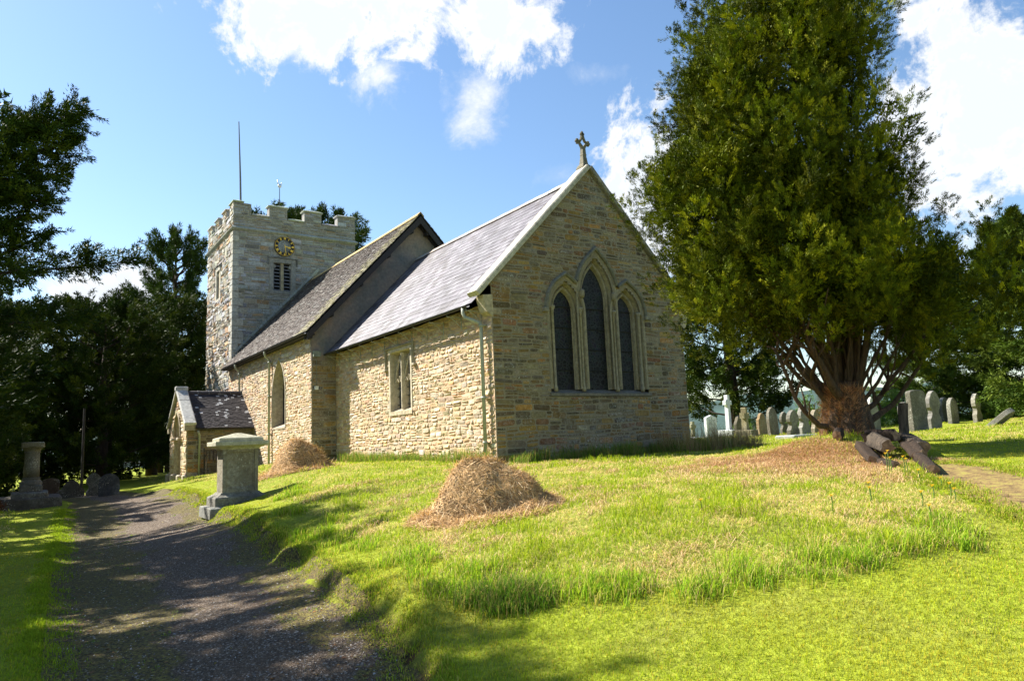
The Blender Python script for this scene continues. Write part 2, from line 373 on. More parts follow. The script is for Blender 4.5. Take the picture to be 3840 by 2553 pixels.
# east window : sill, jambs, arches
m=M(); prof=[(0,-.24),(.025,-.2),(.03,-.15),(.05,-.12),(.08,-.115),(.105,-.13),(.115,-.165),(.135,-.17),(.16,-.11),(.175,-.07),(.20,-.055),(.23,-.06),(.245,-.09),(.26,-.02),(.275,.004),(.33,.006)]
EW=M(); 
for i,(cx,h,zs,r) in enumerate(LT):
    EW.sweep(arch_path(cx,h,2.8,zs,r,10),prof,trE,(.33,.285,.20))
ewin=EW.build('east_window',MS_D,CH)
g=M()
for cx,h,zs,r in LT: pane(g,cx,h+.02,2.7,zs,r,trE,-.225)
g.build('glass',M_stain,ewin)
for z_ in (3.3,3.85,4.4,4.95):
    for cx,h,zs,r in LT:
        if z_<zs+r*.6: b=M(); b.tube([trE(cx-h,z_,-.2),trE(cx+h,z_,-.2)],.011,5); b.build('saddle_bar',M_iron,ewin)
hd=M(); hp=[(.33,.004),(.33,.06),(.36,.085),(.39,.08),(.415,.03),(.42,-.01)]
P=arch_path(2.31,.305,4.8,4.83,.52,10); hd.sweep([p for p in P if p[0]<2.62][:14],hp,trE,(.2,.19,.15))
P=arch_path(3.375,.395,5.42,5.22,.86,10); hd.sweep([p for p in P if p[1]>5.42],hp,trE,(.2,.19,.15))
P=arch_path(4.44,.305,4.8,4.83,.52,10); hd.sweep([p for p in P if p[0]>4.16][-14:],hp,trE,(.2,.19,.15))
for y,z in ((1.6,4.78),(5.15,4.78)): hd.bbox(-.02,.12,y-.1,y+.06,z-.05,z+.05,.015,(.3,.27,.2))
hd.build('hood_mould',MS_D,ewin)
sh=M()
for y in (1.865,2.79,3.955,4.885):
    sh.lathe(-.045,y,[(.055,2.74),(.055,2.84),(.036,2.88),(.036,4.76),(.05,4.78),(.038,4.80),(.07,4.86),(.08,4.885),(.08,4.92),(.04,4.93)],12,(.34,.30,.22))
sh.build('shaft',MS_D,ewin,True)
for y in (2.83,3.92):
    hs=M(); hs.lathe(.04,y,[(.01,5.17),(.05,5.2),(.065,5.27),(.06,5.33),(.07,5.37),(.03,5.41)],10,(.3,.26,.18)); hs.build('carved_head',MS_D,ewin,True)
sl=M(); sl.loft([[(-.24,1.62,2.80),(-.24,5.14,2.80)],[(.0,1.62,2.70),(.0,5.14,2.70)],[(.05,1.62,2.69),(.05,5.14,2.69)],[(.05,1.62,2.62),(.05,5.14,2.62)],[(-.02,1.62,2.6),(-.02,5.14,2.6)]],False,False,(.2,.18,.15),False)
sl.build('sill',MS_D,ewin)
# south window
SW=M(); c=(.50,.43,.31)
tr=trS
SW.sweep([(-5.58,2.56),(-5.58,4.26),(-4.36,4.26),(-4.36,2.56)],[(0,-.26),(0,-.22),(.035,-.12),(.035,-.02),(.06,.03),(.15,.032),(.155,-.01)],tr,c)
for x in (-4.97,): SW.loft([[tr(x-.05,z,-.26),tr(x-.045,z,-.1),tr(x-.02,z,-.015),tr(x+.02,z,-.015),tr(x+.045,z,-.1),tr(x+.05,z,-.26)] for z in (2.6,4.27)],False,False,c)
swin=SW.build('south_window',MS_D,CH)
t=M()
for cx in (-5.275,-4.665):
    w=.255
    for s in (-1,1):
        pts=[(cx+s*w,3.42),(cx+s*w*.98,3.56),(cx+s*w*.75,3.74),(cx+s*w*.4,3.90),(cx+s*.05,4.03),(cx,4.2)]
        t.tube([tr(x,z,-.12) for x,z in pts],[.028]*5+[.02],6,c)
        t.tube([tr(x,z,-.12) for x,z in [(cx+s*w,3.45),(cx+s*w*.55,3.52),(cx+s*w*.3,3.44),(cx+s*.02,3.60)]],.022,6,c)
        t.tube([tr(x,z,-.12) for x,z in [(cx+s*w*.62,3.80),(cx+s*w*.75,4.0),(cx+s*w*.45,4.08)]],.017,6,c)
        t.lathe(cx+s*w*.3,.12,[(.01,3.40),(.035,3.44),(.02,3.49)],8,c)
t.build('tracery',MS_D,swin)
g=M(); g.quad(tr(-5.6,2.56,-.24),tr(-4.34,2.56,-.24),tr(-4.34,4.28,-.24),tr(-5.6,4.28,-.24)); g.build('glass',M_leaded,swin)
b=M()
for z in (2.75,3.0,3.25,3.5):
    b.tube([tr(-5.58,z,-.19),tr(-4.36,z,-.19)],.012,5)
for x in (-5.45,-5.1,-4.83,-4.5): b.tube([tr(x,2.58,-.2),tr(x,3.55,-.2)],.007,4)
b.build('saddle_bar',M_iron,swin)
h_=M(); h_.sweep([(-5.86,3.83),(-5.86,4.42),(-4.12,4.42),(-4.12,3.83)][0:4],[(-.0,.0),(-.0,.06),(.03,.085),(.07,.05),(.075,-.01)],tr,(.32,.28,.2))
for x in (-5.95,-4.03): h_.bbox(x-.1,x+.1,-.1,.02,3.79,3.85,.012,(.4,.35,.25))
h_.build('hood_mould',MS_D,swin)
sl=M(); sl.loft([[tr(-5.6,2.66,-.25),tr(-4.34,2.66,-.25)],[tr(-5.6,2.56,-.02),tr(-4.34,2.56,-.02)],[tr(-5.74,2.555,.035),tr(-4.22,2.555,.035)],[tr(-5.74,2.44,.037),tr(-4.22,2.44,.037)],[tr(-5.74,2.43,0),tr(-4.22,2.43,0)]],False,False,(.48,.40,.27),False); sl.build('sill',MS_D,swin)
# --- tiles
def tiles(name,org,al,up,nr,length,slope,w,e,th,pal,mat,parent,jit=.003,seed=1,skip=None,streak=0):
    r=random.Random(seed); m=M(); al,up,nr,org=map(Vector,(al,up,nr,org)); rows=int(math.ceil(slope/e)); 
    sv=[r.uniform(.8,1.2) for _ in range(int(length/w)+3)]
    for i in range(rows):
        s0=i*e; s1=min(s0+e*1.6,slope+.02); off=(i%2)*w*.5+r.uniform(-.1,.1)*w; u=-off; k=0
        while u<length:
            ww=w*r.uniform(.82,1.18); a=max(u,0)+.002; b=min(u+ww,length)-.002
            if b-a>.02 and not(skip and skip(a,s0)):
                dz=r.uniform(0,jit); ds=r.uniform(-jit,jit)*2
                p=lambda x,s,h:org+al*x+up*s+nr*h
                bt=(th+dz)*(s1-s0)/e*.0
                P=[p(a,s0+ds,0),p(b,s0+ds,0),p(b,s0+ds,th*2+dz),p(a,s0+ds,th*2+dz+r.uniform(-jit,jit)),p(b,s1,.002),p(a,s1,.002)]
                F=[(0,1,2,3),(3,2,4,5)]+([(1,4,2)] if u+ww>=length else [])+([(0,3,5)] if u<=0 else [])
                c=pal(r,a,s0)
                if streak: q=sv[min(int((a+s0*.15)/w),len(sv)-1)]; c=tuple(x*q for x in c)
                m.add(P,F,c)
            u+=ww
    m.quad(org-nr*.02,org+al*length-nr*.02,org+al*length+up*slope-nr*.02,org+up*slope-nr*.02,(.03,.03,.03))
    return m.build(name,mat,parent)
def vec(a,b): 
    d=Vector(b)-Vector(a); return d.normalized(),d.length
def palSl(r,a,s):
    t=r.uniform(.75,1.2); k=r.random()
    base=(.115,.10,.115) if k<.5 else ((.15,.137,.15) if k<.85 else (.07,.057,.06))
    return tuple(x*t for x in base)
u_,l_=vec((0,-.37,4.86),(0,3.3,8.66)); n_=Vector((0,-u_.z,u_.y))
tiles('chancel_roof',(-10.14,-.37,4.86),(1,0,0),u_,n_,9.86,l_,.30,.235,.006,palSl,M_slate,CH,.004,11,None,1)
u2,l2=vec((0,6.97,4.86),(0,3.3,8.66)); n2=Vector((0,u2.z,-u2.y))
tiles('chancel_north_roof',(-10.14,6.97,4.86),(1,0,0),u2,n2,9.86,l2,.30,.235,.006,palSl,M_slate,CH,.004,12)
m=M()
x=-10.14
while x<-.35:
    L=min(.45,-.3-x); j=R.uniform(-.006,.006)
    for s in (-1,1): m.loft([[(x,3.3,8.73+j),(x,3.3+s*.15,8.585+j),(x,3.3+s*.15,8.565+j),(x,3.3,8.71+j)],[(x+L-.012,3.3,8.73+j),(x+L-.012,3.3+s*.15,8.585+j),(x+L-.012,3.3+s*.15,8.565+j),(x+L-.012,3.3,8.71+j)]],True,True,(.3,.24,.2) if R.random()<.6 else (.38,.35,.32))
    x+=L
m.build('chancel_ridge_tiles',M_slate,CH)
# coping of east gable
def coping(name,pts,x0,x1,th,parent,col,side=0,mat=None,tr=None):
    m=M()
    for a,b in zip(pts[:-1],pts[1:]):
        d=(b[0]-a[0],b[1]-a[1]); L=math.hypot(*d); d=(d[0]/L,d[1]/L); n=(-d[1],d[0]) if d[0]>0 else (d[1],-d[0]); n=(n[0],n[1]) if n[1]>0 else (-n[0],-n[1])
        k=max(1,int(L/.85)); 
        for i in range(k):
            s0,s1=L*i/k+.004,L*(i+1)/k-.004; j=R.uniform(-.006,.006)
            q=lambda s,h,x:(tr(a[0]+d[0]*s+n[0]*h,a[1]+d[1]*s+n[1]*h,x))
            t=R.uniform(.88,1.1); cc=tuple(v*t for v in col)
            m.loft([[q(s,0,x0),q(s,th*.7+j,x0),q(s,th+j,x0+.04),q(s,th+j,x1-.03),q(s,th-.03+j,x1),q(s,0,x1),q(s,-.02,x1-.04)] for s in (s0,s1)],True,True,cc)
    return m.build(name,mat or MS_W,parent)
trc=lambda u,z,x:(x,u,z)
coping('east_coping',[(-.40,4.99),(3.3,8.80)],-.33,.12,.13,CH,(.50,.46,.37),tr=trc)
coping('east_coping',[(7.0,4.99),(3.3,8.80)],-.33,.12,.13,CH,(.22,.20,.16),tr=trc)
m=M()
for y0,y1,yy in ((-.24,.04,-1),(6.56,6.84,1)):
    m=M(); m.prism([(y0,5.02),(y0,4.93),(y0+.1 if yy<0 else y0,4.62),(y1,4.5) if yy<0 else (y1-.1,4.62),(y1,5.05)] if yy<0 else [(y0,5.05),(y0,4.5),(y1-.1,4.62),(y1,4.93),(y1,5.02)],lambda u,z,d:(d,u,z),-.3,.017,(.50,.42,.29),.01); m.build('kneeler',MS_D,CH)
# gable cross
m=M(); cc=(.17,.15,.10); X,Y,Z=-.14,3.3,8.88; K=.78
m.loft([[(X+a*w*K,Y+b*w*K,Z+h*K) for a,b in ((-1,-1),(1,-1),(1,1),(-1,1))] for h,w in ((-.05,.2),(.05,.17),(.12,.11),(.42,.075),(.46,.085),(.5,.075),(.72,.065))],True,True,cc)

q=lambda y,z:(X,Y+y*K,Z+z*K)
for s in (-1,1):
    m.tube([q(0,.66),q(s*.07,.78),q(s*.15,.88),q(s*.25,.93)],[.055,.05,.04,.035],6,cc)
    m.tube([q(0,1.28),q(s*.03,1.12),q(s*.1,.98),q(s*.25,.93)],[.045,.045,.04,.035],6,cc)
    for dy,dz in ((.26,.0),(.25,.06),(.25,-.06),(.29,.0)): m.lathe(X,Y+s*dy*K,[(.01,Z+(.88+dz)*K),(.042,Z+(.91+dz)*K),(.042,Z+(.95+dz)*K),(.01,Z+(.98+dz)*K)],7,cc)
for dy,dz in ((-.05,1.24),(.05,1.24),(0,1.3),(0,1.22)): m.lathe(X,Y+dy*K,[(.01,Z+(dz-.05)*K),(.038,Z+(dz-.02)*K),(.038,Z+(dz+.02)*K),(.01,Z+(dz+.06)*K)],7,cc)
m.build('gable_cross',MS_D,CH)
# gutter, brackets, downpipe
m=M(); m.loft([[(x,-.42+.055*math.cos(a),4.82+.05*math.sin(a)) for a in [math.pi+math.pi*k/6 for k in range(7)]] for x in (-10.1,-.4)],False,False,None,False)
m.tube([(-10.1,-.475,4.82),(-.4,-.475,4.82)],.008,5); m.build('chancel_gutter',M_iron,CH)
for k in range(11):
    x=-9.75+.93*k; m=M(); m.tube([(x,-.44,4.74),(x,-.43,4.70),(x,-.03,4.70)],.012,5); m.tube([(x,-.02,4.74),(x,-.02,4.40)],.014,5); m.tube([(x,-.36,4.70),(x,-.2,4.6),(x,-.03,4.45)],.010,5); m.build('gutter_bracket',M_pipe,CH)
m=M(); m.tube([(-.62,-.42,4.80),(-.62,-.42,4.66),(-.58,-.40,4.56),(-.36,-.17,4.42),(-.3,-.12,4.36),(-.3,-.12,.95)],.045,12)
for z in (4.33,2.6,1.55): m.lathe(-.3,-.12,[(.06,z-.03),(.06,z+.03)],12); m.box(-.4,-.2,-.09,-.02,z-.012,z+.012)
m.build('downpipe',M_pipe,CH,True)
# --- nave
def ivNS(z): return cut(-22.02,-10.14,[(-13.86-arch_half(.8,3.7,1.35,.03,z),-13.86+arch_half(.8,3.7,1.35,.03,z))] if 2.42<z<5.2 and arch_half(.8,3.7,1.35,.03,z)>0 else [])
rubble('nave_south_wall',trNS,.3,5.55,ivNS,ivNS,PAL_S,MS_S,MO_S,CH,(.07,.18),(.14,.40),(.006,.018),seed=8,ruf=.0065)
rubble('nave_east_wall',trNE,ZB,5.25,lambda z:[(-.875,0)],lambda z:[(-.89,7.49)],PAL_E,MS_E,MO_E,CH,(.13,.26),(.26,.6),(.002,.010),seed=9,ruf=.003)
m=M(); m.prism([(-.9,4.6),(.02,4.6),(6.58,4.6),(7.5,4.6),(7.5,5.6),(3.3,10.12),(-.9,5.6)],trNE,-.1,.022); m.build('nave_gable_render',M_plaster,CH)
m=M(); m.quad((-10.14,7.49,.5),(-22.02,7.49,.5),(-22.02,7.49,5.6),(-10.14,7.49,5.6),(.2,.17,.13)); m.build('nave_north_wall',MS_E,CH); m=M(); m.quad((-22.02,-.89,.3),(-22.02,0,.3),(-22.02,0,5.6),(-22.02,-.89,5.6),(.3,.27,.2)); m.build('nave_west_wall',MS_E,CH)
def palN(r,a,s):
    k=r.random(); t=r.uniform(.7,1.25)
    base=(.10,.078,.068) if k<.6 else ((.14,.115,.095) if k<.9 else (.23,.22,.20))
    if a>11.2-.0 and r.random()<.75: base=(.26,.23,.12)
    if a>10.6 and r.random()<.3: base=(.22,.20,.12)
    return tuple(x*t for x in base)
u_,l_=vec((0,-1.19,5.56),(0,3.3,10.38)); n_=Vector((0,-u_.z,u_.y))
tiles('nave_roof',(-22.02,-1.19,5.56),(1,0,0),u_,n_,12.29,l_,.17,.115,.011,palN,M_tile,CH,.009,21)
u2,l2=vec((0,7.79,5.56),(0,3.3,10.38)); n2=Vector((0,u2.z,-u2.y))
tiles('nave_north_roof',(-22.02,7.79,5.56),(1,0,0),u2,n2,12.29,l2,.17,.2,.011,palN,M_tile,CH,.009,22)
m=M(); x=-22.0
while x<-9.75:
    L=min(.42,-9.73-x)
    for s in (-1,1): m.loft([[(xx,3.3,10.47),(xx,3.3+s*.14,10.32),(xx,3.3+s*.14,10.29),(xx,3.3,10.44)] for xx in (x,x+L-.01)],True,True,(.52,.36,.16))
    x+=L
m.build('nave_ridge_tiles',MS_D,CH)
m=M()
for s in (-1,1):
    P=lambda k,h:(3.3+s*4.46*k,10.32-4.79*k-h)
    for x0,x1,h0,h1 in ((-9.80,-9.75,.02,.28),(-10.1,-10.0,.06,.24)):
        m.prism([P(0,h0),P(1,h0),P(1,h1),P(0,h1+.04)] ,lambda u,z,d:(d,u,z),x0,x1)
    for k in (.08,.3,.55,.8,.97): y,z=P(k,.2); m.box(-10.13,-9.80,y-.07,y+.07,z-.14,z+.02)
    m.quad((-10.13,*P(0,.03)),(-9.76,*P(0,.03)),(-9.76,*P(1,.03)),(-10.13,*P(1,.03)))
m.build('bargeboard',M_board,CH)
m=M(); m.box(-22,-9.8,-1.17,-.88,5.44,5.5); m.build('eaves_soffit',M_board,CH)
# nave window
NW=M(); P=arch_path(-13.86,.76,2.45,3.7,1.3,12)
NW.sweep(P,[(0,-.42),(0,-.4),(.02,-.12),(.05,-.02),(.05,.03),(.13,.032),(.135,-.01)],trNS,(.40,.34,.25))
NW.loft([[trNS(-13.86+a,z,-.34+b) for a,b in ((-.07,-.06),(-.06,.04),(0,.1),(.06,.04),(.07,-.06))] for z in (2.45,4.0)],False,False,(.42,.36,.26),False)
for s in (-1,1):
    pts=[(-13.86,3.7),(-13.86-s*.08,4.0),(-13.86-s*.25,4.35),(-13.86-s*.40,4.58)]
    NW.tube([trNS(x,z,-.3) for x,z in pts],.06,6,(.42,.36,.26))
    pts=[(-13.86+s*.0,3.7),(-13.86+s*.02,3.9)]
nwin=NW.build('nave_window',MS_D,CH)
g=M(); pane(g,-13.86,.78,2.42,3.7,1.3,trNS,-.38); g.build('glass',M_stain,nwin)
sl=M(); sl.loft([[trNS(-14.65,2.6,-.42),trNS(-13.07,2.6,-.42)],[trNS(-14.65,2.42,.03),trNS(-13.07,2.42,.03)],[trNS(-14.7,2.36,.03),trNS(-13.0,2.36,.03)]],False,False,(.45,.36,.26),False); sl.build('sill',MS_D,nwin)
for X in (-14.85,-19.54):
    m=M(); m.tube([(X+.15,-1.22,5.5),(X+.15,-1.22,5.36),(X+.1,-1.18,5.28),(X,-.99,5.12),(X,-.99,.7)],.045,10)
    for z in (5.05,3.7,2.2): m.lathe(X,-.99,[(.06,z-.03),(.06,z+.03)],10); m.box(X-.1,X+.1,-.96,-.88,z-.012,z+.012)
    m.build('downpipe',M_pipe,CH,True)
m=M(); m.loft([[(x,-1.24+.055*math.cos(a),5.52+.05*math.sin(a)) for a in [math.pi+math.pi*k/6 for k in range(7)]] for x in (-22,-9.8)],False,False,None,False); m.build('nave_gutter',M_iron,CH)
m=M(); m.box(-10.1,-9.98,-.86,-.6,4.72,4.92,(.5,.5,.45)); m.tube([(-10.09,-.72,4.74),(-10.09,-.72,3.7)],.008,5,(.05,.05,.05)); m.build('floodlight',simple('lamp_grey',(.2,.22,.17),.5),CH)
m=M(); m.box(-10.1,-10.02,-.8,-.68,3.58,3.7); m.build('security_sensor',simple('white_plastic',(.75,.75,.72),.5),CH)
# --- tower
TX0,TX1,TY0,TY1=-27.86,-22.02,-.74,5.66
merE=[(-.75,.11),(1.0,1.93),(2.83,3.76),(4.66,5.66)]
merS=[(-22.87,-22.02),(-24.44,-23.62),(-26.08,-25.24),(-27.86,-26.85)]
def ivT(mer,a,b,win):
    def f(z):
        if z>13.42: return [(x+.01,y-.01) for x,y in mer]
        return cut(a,b,[win[:2]] if win[2]<z<win[3] else [])
    return f
fE=ivT(merE,TY0,TY1,(1.02,2.36,9.5,11.25)); fS=ivT(merS,TX0,TX1,(-25.6,-24.7,9.45,11.3))
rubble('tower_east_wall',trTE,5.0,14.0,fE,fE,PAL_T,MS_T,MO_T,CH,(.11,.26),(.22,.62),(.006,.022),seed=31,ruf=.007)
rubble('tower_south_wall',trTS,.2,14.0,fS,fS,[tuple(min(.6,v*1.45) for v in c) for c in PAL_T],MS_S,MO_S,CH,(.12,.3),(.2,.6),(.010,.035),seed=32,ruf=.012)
m=M(); cT=(.27,.25,.22)
m.quad((TX0,TY0,.2),(TX0,TY1,.2),(TX0,TY1,13.45),(TX0,TY0,13.45),cT); m.quad((TX0,TY1,.2),(TX1,TY1,.2),(TX1,TY1,13.45),(TX0,TY1,13.45),cT)
w=.42  # parapet inner faces and merlon bodies
for (a,b) in merE:
    m.box(TX1-w,TX1-.003,a+.003,b-.003,13.3,14.0,cT); m.box(TX0+.003,TX0+w,a+.003,b-.003,13.3,14.0,cT)
for (a,b) in merS:
    m.box(a+.006,b-.006,TY0+.004,TY0+w,13.3,13.99,cT); m.box(a+.006,b-.006,TY1-w,TY1-.004,13.3,13.99,cT)
m.box(TX1-w+.002,TX1-.005,TY0+.01,TY1-.01,12.8,13.4,cT); m.box(TX0+.005,TX0+w,TY0+.01,TY1-.01,12.8,13.4,cT)
m.box(TX0+.01,TX1-.01,TY0+.006,TY0+w-.01,12.8,13.395,cT); m.box(TX0+.01,TX1-.01,TY1-w,TY1-.006,12.8,13.395,cT)
m.build('tower_parapet',MS_T,CH)
cc=(.42,.41,.36)
def slab(x0,x1,y0,y1,z): m=M(); m.loft([[(x0-a,y0-a,z+h),(x1+a,y0-a,z+h),(x1+a,y1+a,z+h),(x0-a,y1+a,z+h)] for a,h in ((.02,0),(.07,.03),(.07,.07),(-.10,.15))],True,True,tuple(v*R.uniform(.85,1.15) for v in cc)); m.build('merlon_coping',MS_W,CH)
for a,b in merE:
    if a>0: slab(TX1-w,TX1,a,b,14.0)
    slab(TX0,TX0+w,a,b,14.0) if a>0 else None
for a,b in merS: slab(a,b,TY0,TY0+w,14.004 if b>-22.1 else 14.0); slab(a,b,TY1-w,TY1,14.008)
for k in range(3):
    a,b=merE[k][1]+.08,merE[k+1][0]-.08; slab(TX1-w,TX1,a,b,13.4); slab(TX0,TX0+w,a,b,13.4)
    b,a=merS[k][0]-.08,merS[k+1][1]+.08; slab(a,b,TY0,TY0+w,13.4)
m=M(); pr=[(0,0),(.05,.03),(.12,.09),(.13,.13),(.09,.17),(0,.24)]
cor=[(TX1,TY0,1,-1),(TX1,TY1,1,1),(TX0,TY1,-1,1),(TX0,TY0,-1,-1)]
m.loft([[(x+sx*(q+.01),y+sy*(q+.01),12.53+h) for x,y,sx,sy in cor] for q,h in pr],False,False,(.33,.33,.28)); m.build('string_course',MS_T,CH)
m=M(); m.box(TX0+.3,TX1-.3,TY0+.3,TY1-.3,12.9,12.95); m.build('tower_roof',M_lead,CH)
# tower quoins
m=M(); z=1.0
while z<12.4:
    h=R.uniform(.24,.4); a,b=((.5,.26) if R.random()<.5 else (.26,.5)); t=R.uniform(.85,1.15)
    m.bbox(TX1-a,TX1+.045,TY0-.045,TY0+b,z+.008,min(z+h,12.5)-.008,.018,(.40*t,.37*t,.30*t),.006); z+=h
m.build('quoins',MS_T,CH)
# louvre windows
def louvre(name,tr,a,b,zb,zt,mull,stn,parent):
    m=M(); m.sweep([(a,zb-.06),(a,zt),(b,zt),(b,zb-.06)],[(0,-.3),(0,-.03),(.03,.035),(.24,.04),(.245,-.02)],tr,stn)
    m.prism([(a-.25,zb-.16),(b+.25,zb-.16),(b+.25,zb),(a-.25,zb)],tr,-.3,.037,stn)
    m.prism([(mull-.075,zb),(mull+.075,zb),(mull+.075,zt),(mull-.075,zt)],tr,-.25,-.03,(.36,.29,.17))
    for x in (a+.03,b-.03): m.prism([(x+.08*math.cos(k*math.pi/5),zt-.16+.1*math.sin(k*math.pi/5)) for k in range(10)],tr,-.2,-.02,stn)
    w=m.build(name,MS_D,parent)
    q=M(); q.add([tr(a,zb,-.28),tr(b,zb,-.28),tr(b,zt,-.28),tr(a,zt,-.28)],[(0,1,2,3)]); q.build('black_backing_sheet',simple('painted_chamber_dark',(.004,.004,.004),1),w)  # black sheet paints the unlit bell chamber behind the louvres
    for x0,x1 in ((a,mull-.075),(mull+.075,b)):
        n=8
        for k in range(n):
            z=zb+.02+(zt-zb)*k/n; q=M(); q.loft([[tr(x,z+.10,-.24),tr(x,z+.125,-.24),tr(x,z+.035,-.07),tr(x,z,-.07)] for x in (x0+.01,x1-.01)],True,True); q.build('louvre',M_lv,w)
        q=M()
        for x in (x0+.015,x1-.015): q.tube([tr(x,zb,-.06),tr(x,zt,-.06)],.014,4)
        q.build('louvre_frame',M_lv,w)
    q=M(); q.sweep([(a-.36,zt-.12),(a-.28,zt-.12),(a-.28,zt+.24),(b+.28,zt+.24),(b+.28,zt-.12),(b+.36,zt-.12)][1:5],[(0,0),(0,.06),(.03,.085),(.07,.05),(.075,-.01)],tr,(.15,.14,.12)); q.build('hood_mould',MS_T,w)
    return w
M_lv=simple('grey_louvre_wood',(.15,.145,.15),.7,20,.3)
louvre('tower_east_louvre_window',trTE,1.25,2.12,9.62,11.06,1.68,(.27,.25,.21),CH)
louvre('tower_south_window',trTS,-25.5,-24.8,9.6,11.1,-25.15,(.45,.41,.33),CH)
m=M()
for k in range(6): pass
a=(3.55,10.98); b=(-.7,6.38); d=(b[0]-a[0],b[1]-a[1]); L=math.hypot(*d); d=(d[0]/L,d[1]/L)
for k in range(11):
    s0,s1=L*k/11+.01,L*(k+1)/11-.01; m.loft([[trTE(a[0]+d[0]*s-d[1]*h,a[1]+d[1]*s+d[0]*h,q) for h,q in ((0,0),(-.02,.12),(.10,.10),(.14,0))] for s in (s0,s1)],True,True,(.36,.37,.33))
m.build('old_roofline_weathering',MS_T,CH)
# clock
m=M(); cy,cz=1.77,11.965
m.loft([[trTE(cy+r*math.cos(2*math.pi*k/40),cz+r*math.sin(2*math.pi*k/40),d) for k in range(40)] for r,d in ((.53,0),(.53,.07),(.515,.08),(.35,.08),(.345,.06))],True,True)
ck=m.build('clock',M_clockface,CH)
m=M(); m.loft([[trTE(cy+r*math.cos(2*math.pi*k/40),cz+r*math.sin(2*math.pi*k/40),d) for k in range(40)] for r,d in ((.335,.062),(.33,.066))],False,True,(.15,.145,.13)); m.build('dial_centre',MS_T,ck)
m=M()
def bar(a,r0,r1,w,off=0,w2=None,d=.085,tilt=0):
    ca,sa=math.cos(a),math.sin(a); w2=w if w2 is None else w2
    def q(r,o,dd): return trTE(cy+ca*r-sa*o,cz+sa*r+ca*o,dd)
    m.loft([[q(r0,off-w+tilt*0,dd),q(r1,off-w2+tilt,dd),q(r1,off+w2+tilt,dd),q(r0,off+w+tilt*0,dd)] for dd in (d,d+.012)],True,True)
for k in range(60): bar(math.pi/2-k*math.pi/30,.485,.505,.007)
m.loft([[trTE(cy+r*math.cos(2*math.pi*k/60),cz+r*math.sin(2*math.pi*k/60),d) for k in range(60)] for r,d in ((.491,.088),(.499,.088),(.499,.084),(.491,.084))],False,False); m.build('minute_marks',M_gold,ck)
num={12:'XII',1:'I',2:'II',3:'III',4:'IIII',5:'V',6:'VI',7:'VII',8:'VIII',9:'IX',10:'X',11:'XI'}
for h,t in num.items():
    a=math.pi/2-h*math.pi/6; wd={'I':.026,'V':.05,'X':.055}; tot=sum(wd[c] for c in t); o=tot/2
    m=M()
    for c in t:
        w=wd[c]; mid=o-w/2
        if c=='I': bar(a,.36,.47,.0115,mid)
        if c=='V': bar(a,.36,.47,.012,mid-.002,None,.085,.018); bar(a,.365,.465,.005,mid+.002,None,.085,-.02)
        if c=='X': bar(a,.36,.47,.012,mid+.02,None,.085,-.04); bar(a,.365,.465,.005,mid-.02,None,.085,.04)
        o-=w
    m.build('numeral',M_gold,ck)
m=M(); a=math.pi/2-3.47*math.pi/6; bar(a,.0,.2,.018,0,.02,.11); bar(a,.2,.25,.05,0,.045,.11); bar(a,.25,.33,.04,0,.004,.11); m.build('hour_hand',M_gold,ck)
m=M(); a=math.pi/2-28.6*math.pi/30; bar(a,-.08,.3,.012,0,.012,.13); bar(a,.3,.47,.018,0,.003,.13); m.build('minute_hand',M_gold,ck)
m=M(); m.tube([(-24,.1,12.95),(-24.0,.03,16),(-24,-.08,19.2)],[.06,.05,.025],8); m.build('flagpole',simple('grey_pole',(.10,.11,.12),.5),CH)
m=M(); m.tube([(-24.9,2.38,12.95),(-24.9,2.38,16.35)],[.03,.018],6); m.build('vane_rod',M_iron,CH)
m=M(); m.lathe(-24.9,2.38,[(.02,16.18),(.09,16.23),(.12,16.31),(.08,16.39),(.02,16.42)],12,None,.8,1.0)
m.tube([(-24.9,2.33,16.35),(-24.9,2.27,16.5),(-24.9,2.28,16.66)],[.045,.035,.01],6); m.tube([(-24.9,2.43,16.35),(-24.9,2.49,16.46),(-24.9,2.48,16.54)],[.04,.03,.01],6); m.build('weathercock',M_silver,CH,True)
# --- porch
PALp=PAL_E
def ivPS(z):
    h=arch_half(.62,2.25,.85,.18,z)
    a,b=rake(-21.4,2.75,-19.5,4.2,-17.6)(z)
    return cut(a,b,[(-19.5-h,-19.5+h)] if h>0 else []) if b-a>.1 else []
rubble('porch_front_wall',trPS,.0,4.2,ivPS,ivPS,PAL_S,MS_S,MO_S,CH,(.12,.28),(.2,.5),(.01,.03),seed=41,ruf=.008)
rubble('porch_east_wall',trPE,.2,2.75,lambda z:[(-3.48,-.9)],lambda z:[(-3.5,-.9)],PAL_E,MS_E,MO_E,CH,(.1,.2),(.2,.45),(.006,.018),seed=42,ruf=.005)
m=M(); m.quad((-21.4,-3.5,0),(-21.4,-.9,0),(-21.4,-.9,2.75),(-21.4,-3.5,2.75),(.25,.2,.14)); m.build('porch_west_wall',MS_E,CH)
m=M(); m.sweep(arch_path(-19.5,.62,.3,2.25,.85,10),[(0,-.45),(0,-.12),(.04,-.05),(.1,-.03),(.14,.02),(.2,.022),(.205,-.01)],trPS,(.42,.34,.24))
for x in (-20.25,-18.75): m.bbox(x-.2,x+.2,-3.68,-3.46,2.16,2.26,.02,(.42,.36,.26)); m.bbox(x-.22,x+.22,-3.66,-3.45,.2,.72,.05,(.40,.35,.27))
m.bbox(-21.5,-21.15,-3.66,-3.45,0,.72,.05,(.40,.35,.27)); m.bbox(-17.95,-17.55,-3.62,-3.45,.3,.74,.05,(.40,.35,.27))
for s in (-1,1): m.tube([(-19.5+s*.75,-3.54,2.32),(-19.5+s*.66,-3.54,2.75),(-19.5+s*.4,-3.54,3.1),(-19.5,-3.54,3.36)],.05,6,(.36,.3,.2))
m.build('porch_doorway',MS_D,CH)
